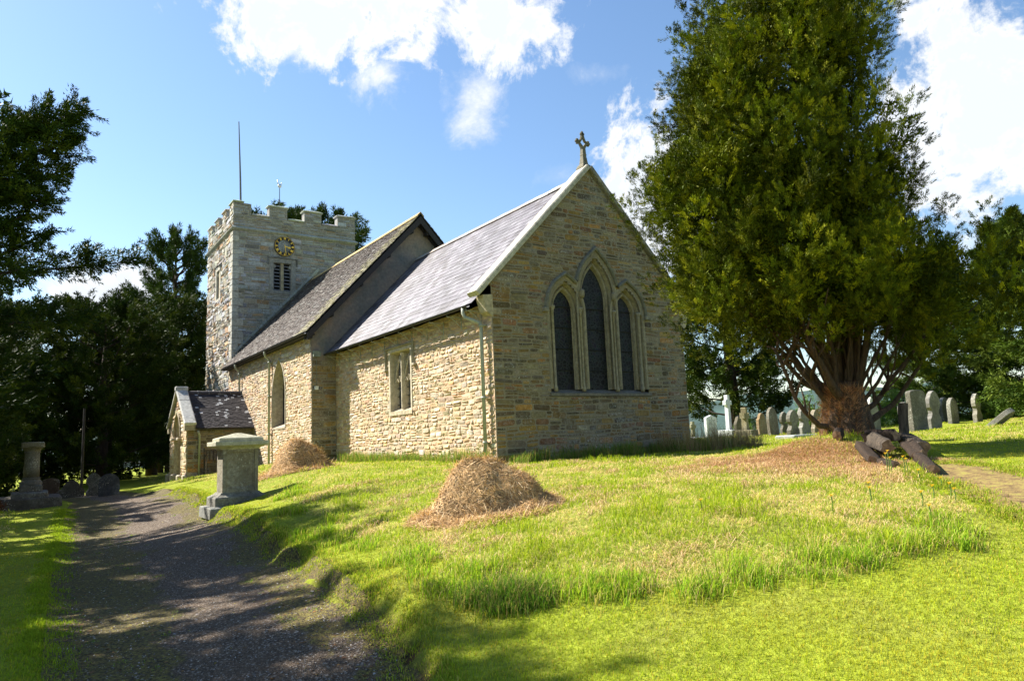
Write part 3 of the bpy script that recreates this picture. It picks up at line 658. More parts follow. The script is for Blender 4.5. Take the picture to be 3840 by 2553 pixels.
m=M(); m.box(-20.2,-18.8,-1.0,-.93,.4,2.9); m.build('inner_door',M_board,CH)
m=M(); m.box(-21.35,-17.65,-3.45,-.95,.3,.42,(.2,.18,.15)); m.build('porch_floor',MS_D,CH)
trp=lambda u,z,d:(u,-d,z)
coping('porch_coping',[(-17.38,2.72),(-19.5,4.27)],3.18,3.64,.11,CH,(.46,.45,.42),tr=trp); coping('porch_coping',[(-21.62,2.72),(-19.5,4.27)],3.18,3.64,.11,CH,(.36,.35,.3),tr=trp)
m=M(); m.bbox(-17.72,-17.4,-3.62,-3.2,2.5,2.72,.02,(.36,.3,.2)); m.build('porch_kneeler',MS_D,CH); m=M(); m.bbox(-21.6,-21.3,-3.6,-3.2,2.5,2.72,.02,(.36,.3,.2)); m.build('porch_kneeler',MS_D,CH); m=M(); m.bbox(-19.66,-19.34,-3.66,-3.16,4.3,4.46,.03,(.45,.44,.42)); m.build('porch_apex_stone',MS_D,CH)
def palP(r,a,s):
    if r.random()<.03+.35*max(0,vn(a*1.6,s*1.8,5)-.5)*2: return (.42,.42,.43)
    t=r.uniform(.6,1.3); return (.045*t,.038*t,.04*t)
u_,l_=vec((-17.3,0,2.6),(-19.5,0,4.2)); n_=Vector((u_.z,0,-u_.x)) 
tiles('porch_roof',(-17.3,-3.2,2.58),(0,1,0),u_,n_,2.32,l_,.12,.10,.010,palP,M_tile,CH,.007,51)
u2,l2=vec((-21.7,0,2.6),(-19.5,0,4.2)); n2=Vector((-u2.z,0,u2.x))
tiles('porch_west_roof',(-21.7,-3.2,2.58),(0,1,0),u2,n2,2.32,l2,.17,.11,.010,palP,M_tile,CH,.007,52)
m=M(); y=-3.18
while y<-.92:
    m.tube([(-19.5,y,4.17),(-19.5,min(y+.46,-.9),4.17)],.11,8,(.05,.045,.05)); m.tube([(-19.5,y+.41,4.17),(-19.5,y+.45,4.17)],.125,8,(.12,.12,.12)); y+=.45
m.build('porch_ridge_tiles',M_tile,CH)
m=M(); m.tube([(-17.33,-3.12,2.5),(-17.36,-3.08,2.36),(-17.5,-3.03,2.28),(-17.5,-3.03,.5)],.045,10); m.build('porch_downpipe',M_pipe,CH,True)
m=M(); m.loft([[(-17.27+.05*math.cos(a),y,2.55+.045*math.sin(a)) for a in [math.pi+math.pi*k/6 for k in range(7)]] for y in (-3.15,-.9)],False,False,None,False); m.build('porch_gutter',M_iron,CH)
# ---------------------------------------------------------------- ground
def inpoly(x,y,P):
    r=np.zeros(x.shape,bool); n=len(P)
    for i in range(n):
        x0,y0=P[i-1]; x1,y1=P[i]
        if y0==y1: continue
        c=((y0>y)!=(y1>y))&(x<(x1-x0)*(y-y0)/(y1-y0)+x0); r^=c
    return r
LONG1=[(-34,-3.9),(-22,-4.2),(-12,-4.3),(-4.75,-4.5),(1.08,-5.1),(3.39,-5.45),(5.72,-5.62),(7.49,-5.85),(8.33,-6.05),(8.7,-6.12),(9.33,-5.77),(9.9,-5.18),(10.46,-4.36),(10.81,-3.76),(11.05,-3.04),(10.98,-2.2),(10.3,-.91),(9.67,-.1),(8.9,1.2),(7.8,3.5),(5,8),(3.2,10.3),(1,16),(-3,34),(-34,34)]
LONG2=[(3.6,10.4),(5.6,8.6),(8,5.8),(9.3,3.9),(9.6,2.6),(10.4,1.9),(11.0,.75),(12.2,-.2),(25,-3),(27,34),(-1,34),(1.5,16)]
DIRT=[(9.0,.75),(9.35,.0),(9.65,-.35),(10.15,-.6),(10.7,-1.3),(11.2,-1.9),(12.6,-2.8),(12.6,-1.6),(11.2,-.6),(10.6,.1),(10.0,.75),(9.4,1.2)]
def wobble(x,y): return x+(vn(x*2.2,y*2.2,21)-.5)*.35,y+(vn(x*2.2,y*2.2,22)-.5)*.35
def zones(x,y):
    a,b=wobble(x,y); l=inpoly(a,b,LONG1)|inpoly(a,b,LONG2)|(y<yL(x)-1.1+(a-x)*2); d=inpoly(a,b,DIRT)
    p=(y<yR(x)+(a-x)*.35)&(y>yL(x)+(b-y)*.35)&(x<13.6)
    lit=np.exp(-(((a-7.15)/1.65)**2+((b-.75)/1.1)**2)**2)
    return l&~d&~p,d,p,lit
def bld(x,y,e=.02):
    return ((x>-10.2-e)&(x<e)&(y>-e)&(y<6.6+e))|((x>-27.9)&(x<-10.1+e)&(y>-.9-e)&(y<7.5+e))|((x>-21.5)&(x<-17.55)&(y>-3.6)&(y<0))
def axis(c,n,a,b,k):
    t=np.linspace(-1,1,n); return c+np.sinh(t*k)/np.sinh(k)*np.where(t<0,a,b)
gx=axis(5,560,420,420,6.1); gy=axis(-2,560,420,420,6.1)
X,Y=np.meshgrid(gx,gy,indexing='ij'); Z=gz(X,Y)
far=np.maximum(0,np.hypot(X-5,Y+2)-45); Z=Z-far*.012
V=np.stack([X,Y,Z],-1).reshape(-1,3); n1,n2=X.shape
I=np.arange(n1*n2).reshape(n1,n2); F=np.stack([I[:-1,:-1],I[1:,:-1],I[1:,1:],I[:-1,1:]],-1).reshape(-1,4)
l,d,p,lit=zones(V[:,0],V[:,1])
col=np.tile(np.array([.25,.29,.028]),(len(V),1))
col[l]=(.24,.28,.04); col[d]=(.20,.15,.06); bk=np.abs(V[:,1]-yR(V[:,0])-.04)<.10; col[bk&(V[:,0]<13)]=(.05,.032,.018)
col=col*(1-lit[:,None])+np.array([.32,.20,.11])*lit[:,None]
def m_ground():
    m=N('turf'); p=m.pos(); c=m.attr()
    a=m.noise(p,1.3,5); b=m.noise(p,14,5,.7)
    c=m.mix(m.ramp(a,[(.45,0.),(.7,.55)]),c,(.26,.24,.06)); c=m.mix(1,c,m.ramp(b,[(.3,.55),(.7,1.3)]),'MULTIPLY')
    m.bsdf(c,.95,m.bump(b,.9,.05),spec=.05); return m.m
M_turf=m_ground()
struct(fast('ground',V,F.ravel(),np.full(len(F),4),col,M_turf,None,True))
# gravel drive
xs=np.concatenate([np.arange(13.9,4,-.06),np.arange(4,-16,-.12),np.arange(-16,-32,-.4)]); ts=np.linspace(-.03,1.03,56)
Xp=np.repeat(xs[:,None],56,1); Yp=yL(xs)[:,None]*(1-ts)+yR(xs)[:,None]*ts; Zp=gz(Xp,Yp)+.012
V=np.stack([Xp,Yp,Zp],-1).reshape(-1,3); n1,n2=Xp.shape; I=np.arange(n1*n2).reshape(n1,n2); F=np.stack([I[:-1,:-1],I[:-1,1:],I[1:,1:],I[1:,:-1]],-1).reshape(-1,4)
T=np.tile(ts,(len(xs),1)).ravel(); nn=vn(V[:,0]*1.2,V[:,1]*2.4,31)*.5+vn(V[:,0]*4,V[:,1]*6,32)*.35+vn(V[:,0]*11,V[:,1]*11,33)*.25
ed=np.abs(T-.56)*2; moss=np.clip((ed*1.0+nn*1.15-1.1)*2.6,0,1); moss=np.maximum(moss,np.clip((.42-T)*3+nn*1.2-.45,0,1)*.9)
col=np.zeros((len(V),3)); col[:,0]=moss
def m_gravel():
    m=N('gravel'); p=m.pos(); s=m.n('SeparateColor',Color=m.attr()).outputs[0]
    v=m.n('TexVoronoi',Vector=p,Scale=75); g=m.ramp(m.n('SeparateColor',Color=v.outputs['Color']).outputs[0],[(0.,(.032,.020,.012)),(.5,(.090,.060,.036)),(.85,(.16,.112,.068)),(1.,(.38,.33,.28))])
    g=m.mix(m.ramp(m.noise(p,1.5,4),[(.35,0.),(.7,.5)]),g,(.10,.062,.036))
    mo=m.ramp(m.noise(p,35,4),[(.35,(.03,.02,.01)),(.55,(.12,.09,.02)),(.72,(.24,.21,.035))])
    k=m.ramp(m.math('ADD',s,m.math('MULTIPLY',m.noise(p,28,4,.7),.6)),[(.50,0.),(.70,1.)])
    c=m.mix(k,g,mo); m.bsdf(c,.85,m.bump(m.math('ADD',v.outputs['Distance'],m.noise(p,50,3)),.9,.012)); return m.m
struct(fast('gravel_path',V,F.ravel(),np.full(len(F),4),col,m_gravel(),None,True))
# worn earth path on the right
xs=np.arange(8.6,12.8,.06); ys=np.arange(-3,1.4,.06); Xd,Yd=np.meshgrid(xs,ys,indexing='ij'); Zd=gz(Xd,Yd)+.014; V=np.stack([Xd,Yd,Zd],-1).reshape(-1,3)
I=np.arange(len(V)).reshape(Xd.shape); F=np.stack([I[:-1,:-1],I[1:,:-1],I[1:,1:],I[:-1,1:]],-1).reshape(-1,4); cc=V[F].mean(1); a,b=wobble(cc[:,0],cc[:,1]); F=F[inpoly(a,b,DIRT)]
col=np.tile(np.array([.30,.20,.07]),(len(V),1)); 
def m_dirt():
    m=N('worn_earth'); p=m.pos(); c=m.ramp(m.noise(p,9,5,.7),[(.3,(.07,.04,.022)),(.5,(.22,.15,.055)),(.7,(.28,.26,.05))]); m.bsdf(c,.95,m.bump(m.noise(p,40,4),.8,.02)); return m.m
struct(fast('worn_path',V,F.ravel(),np.full(len(F),4),col,m_dirt(),None,True))
# ---------------------------------------------------------------- grass
CAM=np.array([13.896,-9.136,1.6]); AZ=math.atan2(.572,-.82)
def scatter(n,d0,d1,half=math.radians(43)):
    th=AZ+rng.uniform(-half,half,n); d=np.exp(rng.uniform(math.log(d0),math.log(d1),n)); return CAM[0]+d*np.cos(th),CAM[1]+d*np.sin(th),d
def blades(name,x,y,z,h,w,lean,col,label,cat,mat=None,droop=.5,flat=None):
    n=len(x); a=rng.uniform(0,2*np.pi,n); f=a+rng.uniform(-.6,.6,n)+np.pi/2
    sx,sy=np.cos(a)*w/2,np.sin(a)*w/2; lx,ly=np.cos(f)*lean*h,np.sin(f)*lean*h
    B=np.stack([x,y,z-.005],-1); S=np.stack([sx,sy,np.zeros(n)],-1)
    Mi=B+np.stack([lx*.35,ly*.35,h*.6],-1); Ti=B+np.stack([lx,ly,h*np.maximum(.15,1-droop*lean**2)],-1)
    V=np.stack([B-S,B+S,Mi+S*.8,Mi-S*.8,Ti],1).reshape(-1,3)
    b=np.arange(n)*5; L=np.stack([b,b+1,b+2,b+3,b+3,b+2,b+4],-1).ravel(); lt=np.tile([4,3],n)
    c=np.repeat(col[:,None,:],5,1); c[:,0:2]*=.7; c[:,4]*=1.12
    return tag(fast(name,V,L,lt,c.reshape(-1,3),mat or M_grass),label,cat,kind='stuff')
def pal(n,cols,pr): 
    i=rng.choice(len(cols),n,p=np.array(pr)/sum(pr)); return np.array(cols)[i]*rng.uniform(.8,1.2,(n,1))
x,y,d=scatter(560000,1.7,42); l,dd,pp,lit=zones(x,y); cl=(vn(x*1.3,y*1.3,41)+vn(x*4,y*4,42)*.7)/1.7
hay=lambda x,y:np.minimum(np.hypot((x-6.1),(y+4.35))/.6,np.hypot((x+4.6),(y+3.2))/.7)
keep=~dd&~pp&~bld(x,y)&(hay(x,y)>1)&(np.hypot(x-6.5,y-2.75)>.55)&~((np.abs(x+2.2)<.62)&(np.abs(y+5.25)<.8))
k=keep&~l&~((np.abs(y-yR(x)-.04)<.09)&(rng.random(len(x))<.7))&(d<26)&(rng.random(len(x))<np.clip(8/d,.25,1)); n=k.sum(); q=cl[k]
col=pal(n,[(.31,.375,.018),(.38,.40,.022),(.25,.33,.016),(.48,.35,.05)],[5,4,3,1.4]); col*=(.85+.4*q)[:,None]; 
yel=ss(.5,.8,vn(x[k]*.8,y[k]*.8,44))[:,None]; col=col*(1-yel*.5)+np.array([.48,.36,.04])*yel*.5
gzk=gz(x[k],y[k])
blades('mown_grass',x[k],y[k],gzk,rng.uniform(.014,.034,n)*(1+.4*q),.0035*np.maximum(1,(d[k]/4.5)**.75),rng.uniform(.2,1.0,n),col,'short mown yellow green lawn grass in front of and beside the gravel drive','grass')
k=keep&l&(rng.random(len(x))<.95*(1-.8*lit)); n=k.sum(); q=cl[k]; xl,yl,dl=x[k],y[k],d[k]
straw=ss(.42,.66,vn(xl*1.7,yl*1.7,51)*.6+vn(xl*5,yl*5,52)*.4)
u=rng.random(n); isd=u<(.15+.62*straw)
col=pal(n,[(.31,.40,.020),(.40,.44,.026),(.19,.29,.016)],[4,3.4,2.2]); col[isd]=pal(isd.sum(),[(.62,.47,.20),(.70,.55,.28),(.50,.34,.15)],[3,2,1.5])
h=rng.uniform(.035,.105,n)*(.5+.95*q)*(1-.35*straw); h*=np.where((vn(xl*2.1,yl*2.1,54)>.72)&~isd,1.6,1); 
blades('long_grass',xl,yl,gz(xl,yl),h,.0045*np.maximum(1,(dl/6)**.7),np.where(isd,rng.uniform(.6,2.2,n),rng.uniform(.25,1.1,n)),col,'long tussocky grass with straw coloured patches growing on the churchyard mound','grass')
# tufts along the bank of the drive, by the wall foot and on the mown edge
def tufts(name,cx,cy,n,sp,h0,h1,cols,label,w=.006,lean=.9,mat=None,cat='grass',dz=0):
    m=len(cx); x=np.repeat(cx,n)+rng.normal(0,sp,m*n); y=np.repeat(cy,n)+rng.normal(0,sp,m*n); dd=np.hypot(x-CAM[0],y-CAM[1])
    return blades(name,x,y,gz(x,y)+dz,rng.uniform(h0,h1,m*n)*np.repeat(rng.uniform(.6,1.3,m),n),w*np.maximum(1,(dd/6)**.5),rng.uniform(.2,lean,m*n),pal(m*n,cols,[1]*len(cols)),label,cat,mat)
bx=rng.uniform(-9,11,900)**1; by=yR(bx)+rng.uniform(-.12,.25,900)
tufts('bank_grass',bx,by,40,.05,.02,.06,[(.34,.42,.03),(.24,.34,.03),(.50,.44,.09)],'grass tufts hanging over the low earth bank beside the gravel drive')
bx=rng.uniform(-9,9,500); by=yL(bx)+rng.uniform(-.25,.1,500)
tufts('verge_grass',bx,by,45,.07,.02,.06,[(.30,.38,.025),(.24,.33,.02)],'grass fringe along the left edge of the gravel drive')
g1=np.array([(9.5,-5.55),(9.75,-5.3),(10.1,-4.85),(10.3,-4.5),(10.75,-3.85),(10.9,-3.4),(11.0,-2.9),(8.6,-6.05),(8.45,-6.12),(8.75,-5.95),(10.5,-4.2),(10.85,-2.6),(7.2,-5.9),(7.6,-6.0),(6.0,-5.9),(9.1,-5.75),(5,-5.9),(3.6,-5.8),(4.2,-5.9),(2.2,-5.5),(-.3,-4.6),(.6,-4.9)])
g1=np.concatenate([g1+rng.normal(0,.13,g1.shape)+np.array([0,.05]) for _ in range(4)])
tufts('edge_tussocks',g1[:,0],g1[:,1],150,.08,.06,.16,[(.26,.41,.03),(.38,.48,.035),(.18,.32,.02),(.5,.42,.14)],'darker tall green tussocks where the long grass meets the mown lawn')
wx=np.concatenate([rng.uniform(.05,.9,60),rng.uniform(.1,1.3,70),rng.uniform(-9.5,0,60)]); wy=np.concatenate([rng.uniform(0,6.6,60),rng.uniform(4.8,7.2,70),rng.uniform(-.35,-.05,60)])
tufts('wall_foot_grass',wx,wy,110,.1,.12,.42,[(.12,.24,.03),(.22,.30,.05),(.36,.27,.12)],'tall rough grass and dry stalks at the foot of the church walls',.005,.7)
wx=rng.uniform(.3,1.8,45);wy=rng.uniform(4.6,7.4,45); tufts('dry_stalks',wx,wy,60,.14,.3,.75,[(.40,.28,.13),(.32,.2,.1),(.5,.4,.2)],'brown seeding grass stalks by the right end of the east wall',.004,.45,M_hay)
bg=np.array([(9.0,-6.12),(9.15,-6.0),(9.3,-5.85)]); bg=np.concatenate([bg+rng.normal(0,.07,bg.shape) for _ in range(4)])
tufts('dense_tussock',bg[:,0],bg[:,1],280,.07,.08,.19,[(.08,.17,.015),(.12,.23,.02),(.28,.24,.09)],'dense dark tussock of tall grass at the near corner of the mound',.005,.9)  # blades coloured dark to carry the tree shade lying on this tussock
# weeds on the drive
wx=rng.uniform(-6,11,330); tt=rng.beta(.7,.7,330); wy=yL(wx)*(1-tt)+yR(wx)*tt; kk=(np.abs(tt-.6)>.14); wx,wy=wx[kk],wy[kk]
tufts('path_weeds',wx,wy,38,.035,.012,.035,[(.2,.32,.03),(.12,.24,.03),(.28,.34,.05)],'small weeds and moss tufts sprouting through the gravel drive',.008,1.6,None,'weeds')
da=np.array(DIRT+[DIRT[0]]); ds=np.concatenate([da[i]+(da[i+1]-da[i])*rng.random((26,1))+rng.normal(0,.06,(26,2)) for i in range(len(DIRT))])
tufts('path_edge_grass',ds[:,0],ds[:,1],60,.07,.02,.07,[(.30,.38,.025),(.22,.32,.02),(.44,.36,.09)],'ragged grass creeping over the edges of the worn earth path')
di=np.stack([rng.uniform(8.9,12.4,420),rng.uniform(-2.7,1.2,420)],-1); di=di[inpoly(di[:,0],di[:,1],DIRT)]
tufts('path_moss',di[:,0],di[:,1],60,.09,.008,.022,[(.30,.28,.04),(.22,.26,.03),(.36,.24,.09)],'moss and thin grass on the worn earth path',.01,1.8,None,'moss')
dm=np.stack([rng.uniform(1,10.5,420),rng.uniform(-5.8,1,420)],-1); dm=dm[zones(dm[:,0],dm[:,1])[0]&(vn(dm[:,0]*1.1,dm[:,1]*1.1,97)>.45)]
tufts('matted_straw',dm[:,0],dm[:,1],46,.10,.05,.12,[(.56,.36,.18),(.66,.47,.26),(.40,.25,.12)],'matted brown dead grass lying in small patches among the long grass',.0045,2.6,M_hay,'dead grass')
# loose stones and fallen leaves on the drive
def scatter_bits(name,n,xr,size,cols,mat,label,cat,flat,edge=False,seed=1):
    rs=np.random.default_rng(seed); x=xr[1]-(xr[1]-xr[0])*rs.random(n)**1.6; t=rs.random(n) if not edge else np.where(rs.random(n)<.5,rs.beta(1,7,n),1-rs.beta(1,7,n)); y=yL(x)*(1-t)+yR(x)*t; z=gz(x,y)+.012
    s=size*rs.uniform(.5,1.5,n)**1.5; o=rs.normal(0,1,(n,4,3)); o/=np.linalg.norm(o,axis=2)[...,None]; o[...,2]=np.abs(o[...,2])*flat; o[:,:3,2]*=.3
    V=np.stack([x,y,z],-1)[:,None]+o*s[:,None,None]; b=np.arange(n)*4; L=np.stack([b,b+1,b+3,b+1,b+2,b+3,b+2,b,b+3],-1).ravel()
    c=np.array(cols)[rs.choice(len(cols),n)]*rs.uniform(.7,1.3,(n,1)); return tag(fast(name,V.reshape(-1,3),L,np.full(3*n,3),np.repeat(c,4,0),mat),label,cat,kind='stuff')
M_bits=attr_mat('loose_stone',.85,60,.2,.1,.2)
scatter_bits('loose_stones',26000,(-6,12.5),.0085,[(.20,.17,.14),(.12,.10,.085),(.30,.27,.24),(.10,.065,.045),(.42,.38,.34)],M_bits,'loose grey and brown chippings scattered over the drive','stones',1.,seed=3)
scatter_bits('fallen_leaves',5200,(-6,12.5),.017,[(.20,.09,.03),(.30,.16,.05),(.12,.06,.03),(.34,.27,.06)],M_hay,'brown fallen leaves and bark crumbs along both edges of the drive','fallen leaves',.35,True,5)
# litter under the big tree
n=60000; a=rng.uniform(0,2*np.pi,n); r=rng.random(n)**.62*(.85+.35*np.sin(a*3+1)*np.sin(a*2)+.12*np.sin(a*7)); xx=7.15+np.cos(a)*r*2.25; yy=.75+np.sin(a)*r*1.6; xx=xx+rng.normal(0,.07,n); yy=yy+rng.normal(0,.07,n); kk=~zones(xx,yy)[1]&(rng.random(n)<1.25-vn(xx*3,yy*3,88)*.9); xx,yy=xx[kk],yy[kk]; n=len(xx)
blades('dead_litter',xx,yy,gz(xx,yy),rng.uniform(.02,.07,n),np.full(n,.005),rng.uniform(.5,2.4,n),pal(n,[(.58,.34,.18),(.68,.44,.26),(.36,.20,.10),(.40,.38,.08),(.20,.12,.07)],[4,3,2.4,1,1]),'pinkish brown dead grass and leaf litter heaped around the big conifer','litter',M_hay,.1)
# ---------------------------------------------------------------- hay piles
def hay_pile(loc,rx,ry,h,label,seed,n=26000,sc=1.):
    rs=np.random.default_rng(seed); z0=float(gz(loc[0],loc[1])); e=empty('hay_pile',(loc[0],loc[1],z0),label,'hay pile','heaps of cut grass on the mound')
    def hf(u,v):
        a=np.arctan2(v,u); r=np.hypot(u,v)*(1+.13*np.sin(a*3+seed)+.08*np.sin(a*5+1))
        t=h*(.78*np.clip(1-(r/.74)**2.1,0,1)**.75+.24*np.clip(1-r,0,1)); t+= (vn(u*2.6+9,v*2.6+9,seed)-.5)*.5*h*np.clip(1.3-r,0,1); t+=(vn(u*7+9,v*7+9,seed+1)-.5)*.10*h*np.clip(1.2-r,0,1)
        return np.where(r<1,np.maximum(t,0),t*0-.03)
    g=np.linspace(-1.15,1.15,60); U,W=np.meshgrid(g,g,indexing='ij'); X=loc[0]+U*rx;Y=loc[1]+W*ry
    Zz=gz(X,Y)+hf(U,W)-.015; V=np.stack([X,Y,Zz],-1).reshape(-1,3); I=np.arange(3600).reshape(60,60); F=np.stack([I[:-1,:-1],I[1:,:-1],I[1:,1:],I[:-1,1:]],-1).reshape(-1,4)
    fast('heap',V,F.ravel(),np.full(len(F),4),np.tile([.20,.12,.06],(len(V),1)),M_hay,e,True)
    a=rs.uniform(0,2*np.pi,n); r=np.sqrt(rs.random(n))*1.05; sk=rs.random(n)<.12; r[sk]=rs.uniform(.95,1.3,sk.sum()); u=np.cos(a)*r; v=np.sin(a)*r
    P=np.stack([loc[0]+u*rx,loc[1]+v*ry],-1); z=gz(P[:,0],P[:,1])+np.maximum(hf(u,v),0)
    e1=.05; nz=np.stack([-(hf(u+e1,v)-hf(u-e1,v))/(2*e1*rx),-(hf(u,v+e1)-hf(u,v-e1))/(2*e1*ry),np.ones(n)],-1); nz[:,:2]=np.clip(nz[:,:2],-2.5,2.5); nz/=np.linalg.norm(nz,axis=1)[:,None]
    B=np.stack([P[:,0],P[:,1],z],-1)+nz*rs.uniform(-.02,.035,n)[:,None]
    dr=rs.normal(0,1,(n,3)); dr[:,2]-=.5; dr-=nz*(dr*nz).sum(1)[:,None]*.82; dr/=np.linalg.norm(dr,axis=1)[:,None]
    L=rs.uniform(.04,.15,n)*sc; sd=np.cross(dr,nz); sd/=np.maximum(np.linalg.norm(sd,axis=1),1e-6)[:,None]; sd=sd*.0026*sc
    A=B-dr*L[:,None]; Cc=B+dr*L[:,None]; Bm=B+nz*(.012*sc)
    V=np.stack([A-sd,A+sd,Bm+sd,Bm-sd,Cc+sd*.6,Cc-sd*.6],1).reshape(-1,3); b=np.arange(n)*6
    Lp=np.stack([b,b+1,b+2,b+3,b+3,b+2,b+4,b+5],-1).ravel()
    c=np.array([(.60,.39,.18),(.68,.46,.24),(.46,.29,.13),(.80,.60,.36),(.18,.10,.045)])[rs.choice(5,n,p=[.32,.24,.2,.08,.16])]*rs.uniform(.75,1.25,(n,1))
    fast('strands',V,Lp,np.full(2*n,4),np.repeat(c,6,0),M_hay,e)
hay_pile((6.16,-4.27),.84,.74,.66,'rounded heap of brown cut hay on the grass in front of the church corner',3,60000)
hay_pile((-4.6,-3.2),1.0,.8,.66,'smaller looking hay heap farther back, beside the tomb and the nave wall',8,22000,1.5)
# ---------------------------------------------------------------- foliage
def leaves(name,B,D,L,Rd,n,ll,lw,cols,mat,parent=None,up=.25,out=.7,rnd=.55,local=False,seed=1,pw=.8,cf=None,nout=None):
    rs=np.random.default_rng(seed); K=len(B); t=rs.random((K,n))**pw
    g=rs.normal(0,1,(K,n,3)); g-=D[:,None]*(g*D[:,None]).sum(2)[...,None]
    P=B[:,None]+D[:,None]*(t*L[:,None])[...,None]+g*(Rd[:,None]*(1.05-.75*t))[...,None]*.6
    gn=g/np.maximum(np.linalg.norm(g,axis=2),1e-6)[...,None]
    d=D[:,None]*1.0+gn*out+rs.normal(0,rnd,(K,n,3)); d[...,2]+=up; d/=np.linalg.norm(d,axis=2)[...,None]
    s=np.cross(d,rs.normal(0,1,(K,n,3)) if nout is None else nout[:,None]+gn*.45+rs.normal(0,.28,(K,n,3))); s/=np.maximum(np.linalg.norm(s,axis=2),1e-6)[...,None]
    l=ll*rs.uniform(.6,1.3,(K,n,1)); w=lw*rs.uniform(.7,1.3,(K,n,1))
    V=np.stack([P-s*w/2,P+s*w/2,P+d*l],2).reshape(-1,3)
    cb=np.array(cols)[rs.choice(len(cols),K)]*rs.uniform(.85,1.15,(K,1)); cb=cb if cf is None else cb*cf[:,None]; c=cb[:,None]*rs.uniform(.78,1.22,(K,n,1)); c=np.repeat(c[:,:,None],3,2).reshape(-1,3)
    N_=K*n; return fast(name,V,np.arange(N_*3),np.full(N_,3),c,mat,parent,False,local)
def nrm(v): return v/np.maximum(np.linalg.norm(v,axis=-1,keepdims=True),1e-9)
FH=np.array([-.82,.572,0]); RH=np.array([.572,.82,0]); UP=np.array([0,0,1.])
# big conifer
T0=np.array([6.75,3.1,1.1])
bt=empty('conifer_tree',tuple(T0),'huge multi-stemmed conifer with dense yellow green plumes standing right of the church east wall','tree')
LB=[((r-.43)*.94,q[0],max(.55,q[1]*.9-.30),q[2]*.92) for r,*q in [(-.2,9.1,1.95,3.0),(.85,9.3,.95,2.8),(-2.0,5.9,1.4,1.25),(-.36,5.7,1.7,2.2),(1.2,6.3,1.0,1.8),(1.75,3.85,1.75,1.5),(-1.5,4.3,1.5,1.15),(.0,3.9,1.6,.95),(-1.4,7.6,1.25,1.7),(.9,5.0,1.3,1.2)]]
rs=np.random.default_rng(12); B=[];Dv=[];Ov=[]
for (r,z,hw,hh) in LB:
    for dep,dh in ((-.95,1.25),(.95,1.25)) if hw>1.0 else ((-.3,1.2),(.8,1.1)):
        k=int(35*(hw*hh+hh*dh+hw*dh)/3*(1. if dep<0 else .8)); u=nrm(rs.normal(0,1,(k,3))); rr=np.where(rs.random((k,1))<.13,rs.uniform(.93,1.06,(k,1)),rs.uniform(.66,.93,(k,1)))
        bump=1+.24*np.sin(u[:,:1]*5+z)*np.cos(u[:,2:]*6+r*3)
        c=np.array([T0[0],T0[1],0])+RH*r+FH*dep*(.8 if hw<1 else 1)+UP*z
        o=(RH*u[:,:1]*hw+FH*u[:,1:2]*dh+UP*u[:,2:]*hh)*rr*bump
        B.append(c+o-UP*.35); Ov.append(nrm(o*np.array([1,1,.6])+UP*.15)); Dv.append(nrm(nrm(o)*.55+UP*1.0+rs.normal(0,.22,(k,3))))
B=np.concatenate(B);Dv=np.concatenate(Dv);Ov=np.concatenate(Ov); kk=B[:,2]>1.95+.30*np.abs((B-T0)@RH-.2); B,Dv,Ov=B[kk],Dv[kk],Ov[kk]; L=rs.uniform(.5,1.1,len(B)); Rp=L*rs.uniform(.17,.28,len(B)); print('plumes',len(B))
nt_=24; st=rs.random((len(B),nt_))**.8; g=rs.normal(0,1,(len(B),nt_,3)); g-=Dv[:,None]*(g*Dv[:,None]).sum(2)[...,None]; g/=np.linalg.norm(g,axis=2)[...,None]
prof=np.sin(np.clip(st*.86+.14,0,1)*np.pi)**.7*rs.uniform(.55,1.1,st.shape)
Bt=(B[:,None]+Dv[:,None]*(st*L[:,None])[...,None]+g*(Rp[:,None]*prof)[...,None]).reshape(-1,3); Dt=nrm(Dv[:,None]*.9+g*.75+rs.normal(0,.2,g.shape)).reshape(-1,3)
pc=np.repeat(rs.uniform(0,1,len(B)),nt_)
B2=[];D2=[]
for (r,z,hw,hh) in LB:
    u=nrm(rs.normal(0,1,(230,3))); rr=rs.uniform(.1,.74,(230,1)); o=(RH*u[:,:1]*hw+FH*u[:,1:2]*1.7+UP*u[:,2:]*hh)*rr; B2.append(np.array([T0[0],T0[1],0])+RH*r+UP*z+o); D2.append(nrm(o+UP*.5))
B2=np.concatenate(B2); D2=np.concatenate(D2); x2=(B2-T0)@RH; kk=(B2[:,2]>3.3)&((x2<.45)|(x2>1.1)|(rs.random(len(B2))<.25)|(B2[:,2]>7.5)); B2,D2=B2[kk],D2[kk]
BC=[(.105,.125,.006),(.075,.098,.006),(.165,.17,.008),(.045,.062,.005)]
leaves('crown',Bt,Dt,rs.uniform(.10,.24,len(Bt)),rs.uniform(.03,.06,len(Bt)),50,.046,.0125,BC,M_leaf,bt,.3,.45,.35,seed=5,cf=.45+1.45*pc**1.3,nout=nrm(Ov[:,None]*.6+g*.9).reshape(-1,3))
leaves('inner_foliage',B2,D2,rs.uniform(.3,.6,len(B2)),np.full(len(B2),.28),150,.075,.032,BC,M_leaf,bt,.2,.6,.6,seed=6)  # leaf fill added inside the crown to block light through it
t=M(); Zb=.95
fl=[(.0,.52),(.18,.42),(.5,.31),(.9,.25),(1.4,.20)]
t.lathe(T0[0],T0[1],[(r,Zb+h) for h,r in fl],18,None,1.0,1.0)
for k in range(9):
    a=2*math.pi*k/9+.3; t.tube([(T0[0]+math.cos(a)*.55,T0[1]+math.sin(a)*.55,Zb-.05),(T0[0]+math.cos(a)*.36,T0[1]+math.sin(a)*.36,Zb+.25),(T0[0]+math.cos(a+.2)*.27,T0[1]+math.sin(a+.2)*.27,Zb+.9),(T0[0]+math.cos(a+.3)*.2,T0[1]+math.sin(a+.3)*.2,Zb+1.4)],[.16,.15,.13,.1],8)
